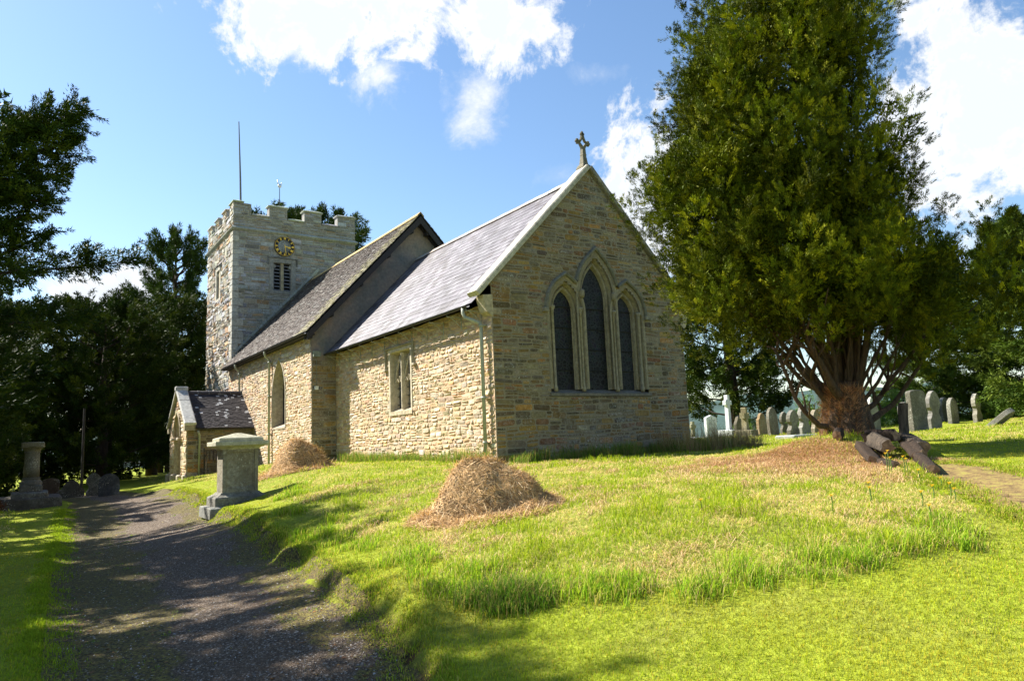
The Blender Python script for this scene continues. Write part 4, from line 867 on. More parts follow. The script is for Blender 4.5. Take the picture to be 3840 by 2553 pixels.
rr=random.Random(4)
def limb(m,a,b,r0,r1,bend=.25,n=7,sag=0):
    P=[];a=Vector(a);b=Vector(b);o=Vector((rr.uniform(-1,1),rr.uniform(-1,1),rr.uniform(-.3,.3)))*bend
    for i in range(n):
        u=i/(n-1); p=a.lerp(b,u)+o*math.sin(u*math.pi)+Vector((rr.uniform(-1,1),rr.uniform(-1,1),rr.uniform(-1,1)))*bend*.16; p.z-=sag*math.sin(u*math.pi); P.append(p)
    m.tube(P,[r0+(r1-r0)*(i/(n-1))**.8 for i in range(n)],7); return P
lims=[]
for (r,z,dep) in [(-1.25,3.0,-.3),(-.95,3.1,-.9),(-.75,3.0,.6),(-.5,4.2,-.3),(-.25,5.5,.2),(0,6.5,-.2),(.15,5.,.6),(.4,6.8,.1),(.55,4.0,-.5),(.8,5.5,.3),(1.1,4.4,.0),(1.5,3.2,-.2),(1.85,3.0,.3),(-1.6,4.2,0),(-1.0,6.0,.2),(1.3,7.2,.3),(-.3,8.5,0),(1.0,9,0)]:
    s=T0+RH*(r*.13)+FH*dep*.2; e=T0*[1,1,0]+RH*r+FH*dep+UP*z
    P=limb(t,(s[0],s[1],Zb+rr.uniform(.45,1.1)),tuple(e),rr.uniform(.06,.105),.025,.2,9,.35 if abs(r)>1.1 else .0); lims.append(P)
for _ in range(26):
    r=rr.uniform(-1.1,1.3); limb(t,(T0[0]+RH[0]*r*.15,T0[1]+RH[1]*r*.15,Zb+rr.uniform(.7,1.3)),tuple(np.array([T0[0],T0[1],0])+RH*r+FH*rr.uniform(-.8,.6)+UP*rr.uniform(2.9,4.6)),rr.uniform(.025,.045),.012,.25,7)
for P in lims:
    for _ in range(9):
        p=P[rr.randint(3,8)]; e=Vector(p)+Vector((rr.uniform(-.8,.8),rr.uniform(-.8,.8),rr.uniform(.2,1.3))); limb(t,p,e,.025,.008,.12,5)
t.build('trunk',M_bark,bt,True)
n=9000; a=rs.uniform(0,2*np.pi,n); th=a; hgt=rs.random(n)**1.3*1.25; rad=.54-.24*np.clip(hgt/.6,0,1); sp=nrm(np.stack([np.cos(a),np.sin(a),0*a],-1)); wgt=(sp@(-RH*.85-FH*.5)); kk=wgt>rs.uniform(-.3,.7,n); sp,hgt,rad=sp[kk],hgt[kk],rad[kk]; n=len(sp)
b=np.array([T0[0],T0[1],Zb])+sp*(rad*1.0)[:,None]+UP*hgt[:,None]; dr=nrm(sp*.6+UP*.8+rs.normal(0,.5,(n,3)))
leaves('twiggy_growth',b,dr,rs.uniform(.06,.2,n),np.full(n,.012),5,.10,.004,[(.55,.26,.12),(.42,.19,.09),(.66,.38,.20)],M_hay,bt,.2,.3,.3,seed=9)
# generic yews / conifers -------------------------------------------------
def make_tree(H,Rr,nb,ncl,nl,ll,lw,cols,seed,shape,rise,clen,crad,zl=.08,bare=False,mat=None,up=.1):
    "returns (crown mesh object, trunk mesh object) around the origin"
    rs=np.random.default_rng(seed); r_=random.Random(seed); B=[];D=[];Ls=[]; t=M()
    t.tube([(0,0,-.4),(.05,0,H*.25),(-.05,.05,H*.55),(0,0,H*.93)],[H*.035,H*.028,H*.018,.02],9)
    for i in range(nb):
        u=(i+.5)/nb; z0=H*(zl+(.93-zl)*u); az=i*2.399+r_.uniform(-.4,.4); R0=Rr*shape(u)*r_.uniform(.72,1.15); dz=R0*rise(u)+r_.uniform(-.2,.3)
        d=np.array([math.cos(az),math.sin(az),0]); a=np.array([0,0,z0]); e=a+d*R0+UP*dz
        P=[tuple(a+(e-a)*s+UP*(-.25*R0*math.sin(s*math.pi)*.4)) for s in (0,.35,.7,1)]
        if i%2==0 or bare: t.tube(P,[.05*H/9,.035*H/9,.02,.008],5)
        s=rs.uniform(.25,1.,ncl)**.75; p=a+(e-a)*s[:,None]; p[:,2]-=.1*R0*np.sin(s*np.pi); p+=rs.normal(0,1,(ncl,3))*np.array([.28,.28,.18])*R0*.42*(1.15-s)[:,None]
        B.append(p); D.append(nrm(d*.9+UP*(rise(u)*.7+.15)+rs.normal(0,.42,(ncl,3)))); Ls.append(rs.uniform(.6,1.2,ncl)*clen)
    B=np.concatenate(B);D=np.concatenate(D);Ls=np.concatenate(Ls)
    kk=B[:,2]>.1; B,D,Ls=B[kk],D[kk],Ls[kk]
    cr=leaves('crown',B,D,Ls,np.full(len(B),crad),nl,ll,lw,cols,mat or M_leaf,None,up,.55,.45,True,seed)
    tr_=t.build('trunk',M_barkg,None,True); return cr,tr_
def place_tree(name,kit,loc,rz,sc,label,group,first,zs=1.):
    cr,tr_=kit; o=bpy.data.objects.new(name,None); COL.objects.link(o); o.location=(loc[0],loc[1],float(gz(loc[0],loc[1]))-.1 if len(loc)<3 else loc[2]); o.rotation_euler=(0,0,rz); o.scale=(sc,sc,sc*zs)
    tag(o,label,'tree',group)
    for s in (cr,tr_):
        c=s if first else s.copy()
        if not first: COL.objects.link(c)
        c.parent=o; c.location=(0,0,0)
    return o
YC=[(.026,.046,.007),(.036,.060,.008),(.018,.034,.006),(.065,.085,.010)]
rnd=lambda u:math.sqrt(max(.05,1-(abs(u-.35)/.68)**2.2))
yk=make_tree(9.,3.6,92,18,72,.14,.05,YC,3,rnd,lambda u:.25+.6*u,.75,.16)
yk2=make_tree(9.,3.4,88,18,72,.14,.05,YC,14,lambda u:rnd(u)*(.8+.3*math.sin(u*17)),lambda u:.35+.5*u,.8,.15)
GY='dark yews along the left side of the drive'
yl=[(-11.6,-11.4,6.9,.9,0,'dark yew behind the broken stone column'),(-17.5,-10.6,8.0,1.05,1,'broad yew farther along, just left of the far gravestones'),(-28.3,-5.6,10.4,1.1,2.,'tall dark yew at the far end of the drive, its top against the white cloud'),
 (-32.5,-5.0,10.6,1.1,3.1,'yew with ragged top between the far end of the drive and the porch'),(-36,-2.2,12.3,1.2,4.,'dense yew directly behind the porch'),(-5.3,-13.2,11.2,.95,5.,'yew shading the near left verge'),(1.7,-14.2,9.6,1.1,1.3,'yew out beyond the near left verge'),(-23,-12.5,11,1.1,1.3,'yew deep in the group at the left edge'),(-33,-11,11,1.2,2.2,'yew farthest back on the left'),(-31,-8.2,8,1.1,.6,'low bushy yew closing the view at the end of the drive'),(-41,-1,9,1.1,.9,'low yew half hidden behind the porch yew')]  # the out-of-view yew beyond the near verge is added for its shade
for i,(x,y,h,s,rz,lb) in enumerate(yl): place_tree('yew_tree',yk if i%2==0 else yk2,(x,y),rz,h/9*.87,lb,GY,i<2)
# near yew whose boughs reach into the frame
ny=empty('yew_tree',(7.05,-11.2,-.1),'near yew with long dark boughs reaching in from the left edge of the picture','tree')
t=M(); t.tube([(7.05,-11.2,-.3),(7.08,-11.15,1.2),(7.0,-11.1,2.8),(7.05,-11.15,4.6)],[.3,.24,.16,.04],10)
B=[];D=[];Ls=[]; rs=np.random.default_rng(31)
def bough(a,b,n,spread,cl,droop=.0,s0=.15,r=.05):
    a,b=np.array(a,float),np.array(b,float); s=rs.uniform(s0,1,n)**.8; p=a+(b-a)*s[:,None]; p[:,2]+=.12*np.linalg.norm(b-a)*(s*(1-s))*2
    p+=rs.normal(0,1,(n,3))*spread*(1.25-s)[:,None]; d=nrm(b-a); B.append(p); D.append(nrm(d*.8+rs.normal(0,.5,(n,3))-UP*droop)); Ls.append(rs.uniform(.5,1.1,n)*cl)
    m_=(a+b)/2; m_[2]+=.06*np.linalg.norm(b-a); t.tube([tuple(a),tuple(m_),tuple(b)],[r,r*.6,.008],6)
for a_,b_,n,sp,dr in [((7.94,-9.9,3.14),(7.9,-8.9,4.17),210,.12,.0),((7.93,-9.78,3.28),(7.95,-8.89,3.94),150,.11,.05),((7.94,-9.82,3.31),(7.85,-8.95,3.69),120,.10,.1),((7.94,-9.82,3.28),(7.9,-9.05,3.46),80,.08,.2),((7.92,-9.68,3.55),(7.9,-9.19,3.98),110,.10,.0),((7.94,-9.86,3.21),(7.9,-9.17,3.52),120,.12,.15),
    ((7.93,-9.74,2.58),(7.9,-9.02,3.23),42,.022,.5),((7.93,-9.76,2.87),(7.9,-9.16,3.34),40,.022,.5),((7.93,-9.74,2.64),(7.9,-9.17,2.94),44,.03,.6),((7.93,-9.75,2.82),(7.9,-9.2,3.13),36,.025,.5),((7.93,-9.77,3.05),(7.9,-9.18,3.26),60,.05,.4)]:
    bough(a_,b_,n,sp,.17,dr,.05,.02); t.tube([(7.05,-11.15,a_[2]-.9),(7.5,-10.5,a_[2]-.35),a_],[.06,.04,.022],6)
for i in range(30):
    az=math.pi*.9+i*2.4%(math.pi*1.1)+.5; z=1.6+2.9*(i/30); e=(7.05+math.cos(az)*1.5,-11.2+math.sin(az)*1.5,z+.6); bough((7.05,-11.15,z),e,24,.2,.25,.1,.3,.02)
B=np.concatenate(B);D=np.concatenate(D);Ls=np.concatenate(Ls)
leaves('crown',B,D,Ls,np.full(len(B),.035),90,.026,.0085,YC,M_leaf,ny,-.05,.6,.4,seed=33); t.build('trunk',M_barkg,ny,True)
tk=lambda z:(1.5,-12.8,z)
ny2=empty('yew_tree',(1.5,-12.9,-.1),'spreading yew beside the near left verge that throws dappled shade over the drive','tree',GY)
BB=[]; t=M(); t.tube([(1.5,-12.9,-.3),(1.6,-12.8,2),(1.4,-12.7,5),(1.5,-12.8,9)],[.5,.4,.28,.06],10); B=[];D=[];Ls=[]
for a_,b_ in (((1.5,-12.8,5.0),(4.9,-10.4,6.1)),((1.5,-12.8,4.6),(4.2,-10.9,6.6)),((1.5,-12.8,5.6),(5.2,-10.9,6.3)),((1.5,-12.8,4.2),(5.3,-10.7,5.6))): BB.append((a_,b_))  # boughs added out of view to throw shade on the near lawn
bough((1.2,-12.8,3.0),(1.0,-7.75,4.75),110,.16,.45,.1,.3); bough((1.2,-12.6,2.6),(0.2,-8.3,3.9),90,.2,.45,.1,.3)
for a_,b_ in BB: bough(a_,b_,130,.32,.5,.1,.3,.03)
for i in range(46):
    az=i*2.4; z=1.8+7.4*(i/46); R0=3.9*math.sqrt(max(.1,1-(z/9.8-.35)**2*2.2))*rr.uniform(.7,1.05); e=np.array([1.5+math.cos(az)*R0,-12.8+math.sin(az)*R0,z+.35*R0+.3])
    dd_=(e[:2]-CAM[:2])@FH[:2]; ri=(e[:2]-CAM[:2])@RH[:2]
    if dd_>0 and ri/dd_>-.74: continue
    bough(tk(z),tuple(e),34,.4,.6,.1,.25,.02)
B=np.concatenate(B);D=np.concatenate(D);Ls=np.concatenate(Ls)
S_=B[:,:2]+B[:,2:]*np.array([.878,.615]); sf=(S_-CAM[:2])@FH[:2]; sr=(S_-CAM[:2])@RH[:2]; bf=(B[:,:2]-CAM[:2])@FH[:2]; br=(B[:,:2]-CAM[:2])@RH[:2]
arm=np.arange(len(B))<720; kk=(arm&(sr/np.maximum(sf,.3)<-.07))|~((br/np.maximum(bf,.1)>-.76)&(bf>0))&~((sr/np.maximum(sf,.3)>.0)|((sf>5.6)&(sr/np.maximum(sf,.3)>-.33))|((sf>6.9)&(sf<7.9)&(rs.random(len(B))<.85))|(vn(S_[:,0]*1.3,S_[:,1]*1.3,77)>.66)); B,D,Ls=B[kk],D[kk],Ls[kk]  # crown shaped for light: clumps dropped by where their shadows would fall
leaves('crown',B,D,Ls,np.full(len(B),.10),80,.065,.02,YC,M_leaf,ny2,-.05,.55,.4,seed=34); t.build('trunk',M_barkg,ny2,True)
# tall trees behind the tower
tall=make_tree(20,4.6,74,22,50,.28,.075,[(.04,.066,.012),(.055,.085,.014),(.028,.05,.010)],8,lambda u:rnd(u)*(.85+.25*math.sin(u*23)),lambda u:.3+.4*u,1.0,.34,.1,True)
for i,(x,y,h,s,rz,lb) in enumerate([(-41.5,-.2,17.6,1,0,'tall airy conifer rising just left of the tower'),(-48.5,9.2,22.4,1,1.2,'treetop showing above the tower battlements, left of centre'),(-46.5,13.2,22.2,1,2.6,'treetop above the right half of the tower battlements'),(-44,17.2,19.2,1,4,'tree whose tip peeps out right of the tower above the nave roof')]):
    place_tree('tall_conifer',tall,(x,y,-1.2),rz,h/20*(1.08 if i else .80),lb,'tall trees behind the church tower',i==0,1. if i else 1.35)
# right-hand conifers and the yew behind the chancel
GC=[(.06,.095,.013),(.08,.12,.015),(.04,.07,.011),(.11,.145,.02)]
ck_=make_tree(12,4.4,110,24,72,.17,.055,GC,17,lambda u:(1-u)**.75*1.1+.06,lambda u:.02+.25*u,.7,.2,.03,up=-.1)
for i,(x,y,h,rz,lb) in enumerate([(5.9,27.2,13.6,0,'tall green conifer at the right edge behind the leaning headstone'),(.2,31,11.0,1.5,'mid height conifer between the big tree and the right edge'),(-4.6,33,10.5,3,'conifer showing behind the tall headstones right of the big trunk'),(10,25,12,4.4,'conifer just outside the right edge')]):
    place_tree('spreading_conifer',ck_,(x,y,1.1),rz,h/12,lb,'bright green conifers on the right',i==0)
place_tree('yew_tree',yk2,(-11.0,22.6,1.),.4,1.22,'dark yew with low spreading branches behind the white cross and chancel corner','yews behind the church',False,.98)
# --- small bushes
def bush(name,loc,r,h,label,cols,seed,n=130,nl=40,ll=.07,lw=.035,cat='bush'):
    rs=np.random.default_rng(seed); z=float(gz(loc[0],loc[1])); e=empty(name,(loc[0],loc[1],z),label,cat)
    u=nrm(rs.normal(0,1,(n,3))); u[:,2]=np.abs(u[:,2]); p=np.array([loc[0],loc[1],z])+u*rs.uniform(.5,1,(n,1))*np.array([r,r,h*.85])
    leaves('foliage',p,nrm(u+UP*.4+rs.normal(0,.3,(n,3))),rs.uniform(.15,.4,n),np.full(n,.12),nl,ll,lw,cols,M_leaf,e,.1,.8,.8,seed=seed)
    m=M(); m.tube([(loc[0],loc[1],z-.1),(loc[0],loc[1],z+h*.6)],[.08,.03],6)
    for k in range(5): a=k*1.3; m.tube([(loc[0],loc[1],z+.1),(loc[0]+math.cos(a)*r*.5,loc[1]+math.sin(a)*r*.5,z+h*.7)],[.03,.01],5)
    m.build('stems',M_barkg,e,True)
LG=[(.10,.18,.03),(.14,.22,.04),(.07,.12,.02)]
bush('ivy_stump',(-4.6,19.6),.75,1.95,'ivy covered stump rising behind the headstones left of the big trunk',LG,61,170)
bush('bush',(-8.6,20.6),1.1,1.0,'low bramble bush behind the headstones beside the dark yew',LG,62)
bush('bush',(-5.5,24.5),1.5,1.2,'leafy hedge bush seen through the lower branches of the big tree',LG,63,200)
bush('bush',(-3.4,25.5),1.3,2.2,'sunlit thicket between the big trunk and the tall headstones',LG,64,240)
bush('bush',(.6,27.6),1.3,1.5,'leafy thicket behind the tall plain headstones',LG,65,200)
bush('bush',(3.2,26.2),1.2,1.2,'low thicket under the right hand conifers',LG,66,160)
bush('bush',(-10.6,-10.3),.8,.9,'reddish brown dying bush at the left edge beside the column',[(.16,.05,.03),(.12,.05,.03)],67,110,30)

for i,(x,y,r,h,lb) in enumerate([(-30,-9.5,2.4,2.6,'dark undergrowth closing the far end of the drive on the left'),(-27,-12.5,2.4,2.8,'dark undergrowth behind the broken column'),(-34,-5.5,2.4,2.4,'dark undergrowth closing the far end of the drive beside the porch'),(-23.5,-11.2,1.8,2.0,'dark shrub behind the shaded headstones'),(-26,-15,2.4,3,'dark undergrowth at the left picture edge')]):  # shrubs added to darken the bright gaps under the yews
    bush('added_dark_shrub',(x,y),r,h,lb,YC,90+i,260,46,.14,.07,'shrub')
# ---------------------------------------------------------------- tomb, column, headstones, bench, logs, flowers
def G(x,y): return float(gz(x,y))
z=.30; X,Y=-2.25,-5.22
e=empty('pedestal_tomb',(X,Y,z),'tall panelled stone pedestal tomb with moulded cap standing at the bank beside the gravel drive','tomb')
cd=(.15,.14,.12); cb=(.23,.195,.135)
m=M(); m.bbox(X-.62,X+.62,Y-.82,Y+.84,z-.15,z+.15,.03,(.22,.22,.2),.01); m.build('base_slab',MS_G,e)
m=M(); m.loft([[(X-a,Y-b,z+h),(X+a,Y-b,z+h),(X+a,Y+b,z+h),(X-a,Y+b,z+h)] for a,b,h in ((.48,.66,.15),(.48,.66,.36),(.46,.64,.39),(.42,.59,.41),(.35,.51,.46),(.33,.48,.50))],True,True,cd); m.build('plinth',MS_G,e)
m=M(); z0,z1=z+.49,z+1.68; a,b=.30,.45
m.box(X-a,X+a-.03,Y-b+.03,Y+b-.03,z0,z1,cb); 
for yy in (Y-b,Y+b-.10): m.bbox(X-a-.01,X+a+.012,yy,yy+.10,z0,z1,.012,cb)
m.bbox(X+a-.04,X+a+.004,Y-b+.1,Y+b-.1,z0,z0+.12,.012,cb); m.bbox(X+a-.04,X+a+.004,Y-b+.1,Y+b-.1,z1-.09,z1,.012,cb)
m.bbox(X-.18,X+.18,Y-b+.005,Y-b+.04,z0+.1,z1-.1,.01,cb)
m.sweep([(Y-b+.14,z0+.15),(Y-b+.14,z1-.12),(Y+b-.14,z1-.12),(Y+b-.14,z0+.15)],[(0,-.03),(.015,-.012),(.035,-.012),(.04,-.03)],lambda u,zz,d:(X+a+d,u,zz),cb,True)
m.build('pedestal',MS_G,e)
m=M(); cp=(.44,.41,.29); m.loft([[(X-a,Y-b,z+h),(X+a,Y-b,z+h),(X+a,Y+b,z+h),(X-a,Y+b,z+h)] for a,b,h in ((.31,.47,1.66),(.34,.50,1.70),(.47,.64,1.76),(.50,.67,1.77),(.50,.67,1.86),(.49,.66,1.88),(.38,.56,1.88),(.38,.56,1.96),(.36,.53,1.98),(.03,.06,2.11))],True,True,cp); m.build('cap',MS_G,e); e.scale=(.84,.81,.77); e.location.z+=.06
# broken column
X,Y=-11.9,-8.77; z=G(X,Y); e=empty('stone_column',(X,Y,z),'truncated old stone column with square capital on a stepped base at the left edge','column')
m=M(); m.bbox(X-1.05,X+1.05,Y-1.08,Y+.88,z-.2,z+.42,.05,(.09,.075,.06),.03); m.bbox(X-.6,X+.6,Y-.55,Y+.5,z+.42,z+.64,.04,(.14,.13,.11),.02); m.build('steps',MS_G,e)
m=M(); m.bbox(X-.33,X+.33,Y-.33,Y+.33,z+.64,z+.9,.05,(.13,.12,.10)); m.lathe(X,Y,[(.33,z+.9),(.31,z+1.0),(.25,z+1.1),(.27,z+1.14),(.22,z+1.18)],20,(.13,.12,.10)); m.build('column_base',MS_G,e,False)
m=M(); m.lathe(X,Y,[(.235,z+1.18),(.225,z+1.6),(.215,z+2.1),(.22,z+2.12),(.24,z+2.15),(.22,z+2.18)],20,(.15,.14,.11)); m.build('shaft',MS_G,e,True)
m=M(); m.lathe(X,Y,[(.22,z+2.18),(.27,z+2.28),(.36,z+2.36),(.37,z+2.38)],20,(.15,.14,.10)); m.bbox(X-.33,X+.33,Y-.33,Y+.33,z+2.33,z+2.54,.03,(.18,.16,.10)); m.build('capital',MS_G,e); e.scale=(.88,.88,.76)
# headstone outlines (u across, z up), unit width 1 half .5
def o_round(w,h,k=10): return [(-w,0),(-w,h-w)]+[(-w*math.cos(a),h-w+w*math.sin(a)) for a in [math.pi*i/k for i in range(1,k)]]+[(w,h-w),(w,0)]
def o_goth(w,h,k=8):
    s=h-1.25*w; P=arch_path(0,w,0,s,1.25*w,k); return P
def o_shoulder(w,h,k=8): 
    r=w*.62; return [(-w,0),(-w,h-r*1.5),(-w*.92,h-r*1.28),(-w*.74,h-r*1.2),(-r,h-r*.9)]+[(-r*math.cos(a),h-r+r*math.sin(a)) for a in [math.pi*i/k for i in range(1,k)]]+[(r,h-r*.9),(w*.74,h-r*1.2),(w*.92,h-r*1.28),(w,h-r*1.5),(w,0)]
def o_ogee(w,h):
    L=[(-w,0),(-w,.42*h),(-w*.8,.47*h),(-w*.62,.54*h),(-w*.66,.6*h),(-w*.92,.66*h),(-w,.74*h),(-w*.9,.84*h),(-w*.6,.93*h),(-w*.25,.985*h),(0,h)]; return L+[(-x,z) for x,z in L[::-1][1:]]
def o_peak(w,h): return [(-w,0),(-w,h-.35*w),(-w*.93,h-.3*w),(0,h),(w*.93,h-.3*w),(w,h-.35*w),(w,0)]
def o_flat(w,h): return [(-w,0),(-w,h-.09),(-w+.06,h-.03),(-w*.4,h),(0,h+.01),(w*.4,h),(w-.06,h-.03),(w,h-.09),(w,0)]
def o_wavy(w,h): L=[(-w,0),(-w,.62*h),(-w*1.04,.7*h),(-w*.85,.78*h),(-w*.6,.84*h),(-w*.35,.93*h),(0,h)]; return L+[(-x,z) for x,z in L[::-1][1:]]
def headstone(name,x,y,w,h,th,out,col,label,tilt=0,lean=0,rz=0,lett=None,mat=None,group='headstones in the churchyard',part=None):
    z=G(x,y); P=out(w/2,h+.35); m=M(); m.prism(P,lambda u,v,d:(d,u,v-.35),-th/2,th/2,col,.012)
    o=m.build(name if not lett else 'slab',mat or MS_G)
    if lett:
        e=empty(name,(x,y,z),label,'headstone',group); o.parent=e; e.rotation_euler=(tilt,lean,rz); q=M(); r=random.Random(7)
        for i in range(9):
            zz=h-.22-i*.052; ww=r.uniform(.55,.9)*w*.42; u=-ww
            while u<ww:
                l=r.uniform(.012,.03); q.prism([(u,zz),(u+l,zz),(u+l,zz+.026),(u,zz+.026)],lambda a,b,d:(d,a,b),th/2-.002,th/2+.002); u+=l+.010
                if r.random()<.2: u+=.02
        q.prism([(-.02,h-.17),(.02,h-.17),(.0,h-.06)],lambda a,b,d:(d,a,b),th/2-.002,th/2+.003)
        q.build('lettering',M_lett).parent=e; return e
    o.location=(x,y,z); o.rotation_euler=(tilt,lean,rz); tag(o,label,'headstone',group); return o
GB=(.16,.14,.10);GR=(.15,.14,.115);GT=(.26,.22,.15)
HS=[(-5.34,13.9,.62,.9,.14,o_peak,(.6,.63,.64),'white peaked headstone with dark lettering, nearest the chancel corner',dict(lett=True,mat=M_white)),
(-6.35,16.9,.56,.92,.14,o_wavy,GB,'rough brown lichen spotted headstone right of the white cross',dict(lean=.06,tilt=.05,rz=.2)),
(-7.38,18.6,.5,.8,.12,o_peak,GT,'small tan headstone half hidden beside the mossy cross',dict(tilt=-.06)),
(-6.14,18.3,.66,1.02,.14,o_shoulder,(.30,.20,.10),'orange stained shouldered headstone between the mossy cross and the pointed stone',dict(rz=.1)),
(-4.03,16.15,.74,1.15,.13,o_goth,GB,'pointed brown headstone with white lichen spots, left of the curvy stones',dict(lean=-.03,rz=.15)),
(-6.5,20.5,.6,1.05,.13,o_ogee,GR,'grey curved headstone in the second row behind the pointed one',dict(rz=.05)),
(-2.87,15.75,.70,1.0,.17,o_ogee,GR,'grey headstone with deeply waisted sides in front of the ivy stump',dict(lean=.03,rz=.1)),
(-3.6,17.65,.74,1.2,.17,o_ogee,(.24,.23,.2),'tallest waisted headstone, left of the big tree trunk',dict(rz=.1)),
(-5.5,21.1,.6,1.15,.13,o_round,GR,'round topped grey headstone partly hidden behind the tallest waisted one',{}),
(-3.8,18.75,.5,1.0,.17,o_ogee,GT,'pale waisted headstone right beside the big trunk',dict(rz=.1)),
(-.43,17.2,.85,1.15,.16,o_goth,(.2,.2,.18),'dark pointed headstone seen just right of the big trunk',dict(rz=.1)),
(-1.0,18.0,.36,1.35,.3,o_ogee,(.55,.54,.48),'pale carved stone peeping out right of the big trunk',{}),
(-.41,19.45,.5,1.1,.2,o_goth,GR,'slim pointed headstone left of the big square one',dict(rz=-.1)),
(2.34,14.8,.86,1.33,.17,o_flat,(.13,.12,.095),'big dark square topped headstone under the right edge of the big tree',dict(rz=-.05)),
(1.31,18.1,.72,1.4,.16,o_ogee,(.19,.18,.16),'tall waisted headstone just right of the big square one',dict(rz=-.05,lean=.02)),
(-2.0,26.4,.78,1.15,.16,o_round,GR,'broad round topped headstone behind the tall waisted one',{}),
(-.53,23.8,.66,1.1,.17,o_goth,GR,'pointed grey headstone third from the leaning one',{}),
(.27,24.15,.52,1.2,.17,o_ogee,(.27,.25,.2),'lone slim waisted headstone in front of the right conifers',{}),
(4.4,15.0,.5,.72,.15,o_goth,GR,'fallen looking headstone leaning steeply at the right edge',dict(tilt=-.25,lean=.85))]
for x,y,w,h,th,o,c,lb,kw in HS: headstone('headstone',x,y,w,h,th,o,c,lb,**kw)
# left, in shade
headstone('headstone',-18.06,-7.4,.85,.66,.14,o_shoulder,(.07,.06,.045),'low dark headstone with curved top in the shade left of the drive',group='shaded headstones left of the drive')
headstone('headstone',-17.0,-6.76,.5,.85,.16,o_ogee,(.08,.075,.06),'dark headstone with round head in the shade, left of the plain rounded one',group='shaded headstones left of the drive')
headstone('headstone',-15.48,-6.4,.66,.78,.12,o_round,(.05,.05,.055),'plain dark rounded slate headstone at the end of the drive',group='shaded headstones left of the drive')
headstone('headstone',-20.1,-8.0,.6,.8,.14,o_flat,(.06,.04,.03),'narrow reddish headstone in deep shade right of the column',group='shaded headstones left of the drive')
# crosses
def cross(name,x,y,h,w,t,col,label,mat,ring=0,base=None,rz=0,arm=.26):
    z=G(x,y); e=empty(name,(x,y,z),label,'cross',None); m=M(); b=.0
    if base:
        k=M(); zz=-.1
        for (bw,bh) in base: k.loft([[(-a,-a*1.1,q),(a,-a*1.1,q),(a,a*1.1,q),(-a,a*1.1,q)] for a,q in ((bw,zz),(bw*.99,zz+bh-.02),(bw*.86,zz+bh))],True,True,col); zz+=bh
        o=k.build('plinth',mat); o.parent=e; b=zz
    hc=h-arm*1.15; tw=t/2
    m.loft([[(-tw,-a,q),(tw,-a,q),(tw,a,q),(-tw,a,q)] for a,q in ((t*.75,b-.03),(t*.5,hc-.1),(t*.45,hc),(t*.55,h-.03),(t*.5,h))],True,True,col)
    m.loft([[(-tw*.96,q,hc-a),(tw*.96,q,hc-a),(tw*.96,q,hc+a),(-tw*.96,q,hc+a)] for q,a in ((-w/2,t*.55),(-w/4,t*.42),(w/4,t*.42),(w/2,t*.55))],True,True,col)
    o=m.build('cross_shaft',mat); o.parent=e
    if ring:
        q=M(); n=28; q.loft([[(d,r*math.cos(2*math.pi*k/n),hc+r*math.sin(2*math.pi*k/n)) for d,r in ((-t*.3,ring),(t*.3,ring),(t*.3,ring-.06),(-t*.3,ring-.06))] for k in range(n+1)],False,False,col); q.build('ring',mat).parent=e
    e.rotation_euler=(0,0,rz); return e
cross('celtic_cross',-6.67,16.7,1.85,.5,.17,(.62,.65,.67),'pale ringed cross on a sloping white plinth beside the white headstone',M_white,.2,[(.36,.42)],.15,.3)
cross('stone_cross',-4.28,14.7,1.15,.58,.2,(.27,.23,.13),'mossy brown stone cross on stepped base',MS_G,0,[(.5,.16),(.36,.2)],.3,.28)
cross('small_cross',-9.8,17.9,.85,.34,.14,(.28,.27,.18),'small mossy wheel cross peeping out beside the chancel corner',MS_G,.15,None,0,.2)
m=M(); m.bbox(-.4,.9,-.35,.35,-.1,.10,.03); o=m.build('grave_slab',M_white); o.location=(-6.5,13.6,G(-6.6,13.6)); tag(o,'low white grave kerb left of the white headstone','grave slab')
m=M(); m.bbox(-.35,.35,-.9,.9,-.1,.10,.03,(.35,.37,.36)); o=m.build('grave_slab',MS_G); o.location=(-.5,12.5,G(-.5,12.5)); o.rotation_euler=(0,0,.1); tag(o,'flat grey slab sunk in the grass left of the big tree','grave slab')
# bench by the porch
X,Y=-17.25,-2.3; z=G(-17.0,-2.5)+.05; e=empty('bench',(X,Y,z),'weathered wooden bench against the porch east wall, half hidden by the tomb','bench')
m=M(); 
for k in range(4): m.box(X+.08+.11*k,X+.17+.11*k,Y-.62,Y+.62,z+.42,z+.445)
m.build('seat',M_wood,e)
m=M(); m.tube([(X+.05,Y-.6,z+.85),(X+.05,Y+.6,z+.85)],.03,6)
for k in range(9): m.box(X+.045,X+.065,Y-.55+.135*k,Y-.5+.135*k,z+.45,z+.84)
m.build('backrest',M_wood,e)
for s in (-1,1):
    q=M(); q.tube([(X+.5,Y+s*.6,z-.1),(X+.47,Y+s*.6,z+.62)],.028,6); q.build('leg',M_wood,e)
    q=M(); q.tube([(X+.1,Y+s*.6,z-.1),(X+.06,Y+s*.6,z+.45),(X+.02,Y+s*.6,z+.95)],.028,6); q.build('leg',M_wood,e)
    q=M(); q.tube([(X+.05,Y+s*.6,z+.62),(X+.52,Y+s*.6,z+.62)],.03,6); q.build('armrest',M_wood,e)
m=M(); zz=G(-20.9,-6.9); m.tube([(-20.9,-6.9,zz-.3),(-20.9,-6.9,zz+3.6)],[.06,.045],8); tag(m.build('wooden_pole',M_board,None),'dark wooden pole standing among the yews behind the shaded headstones','pole')
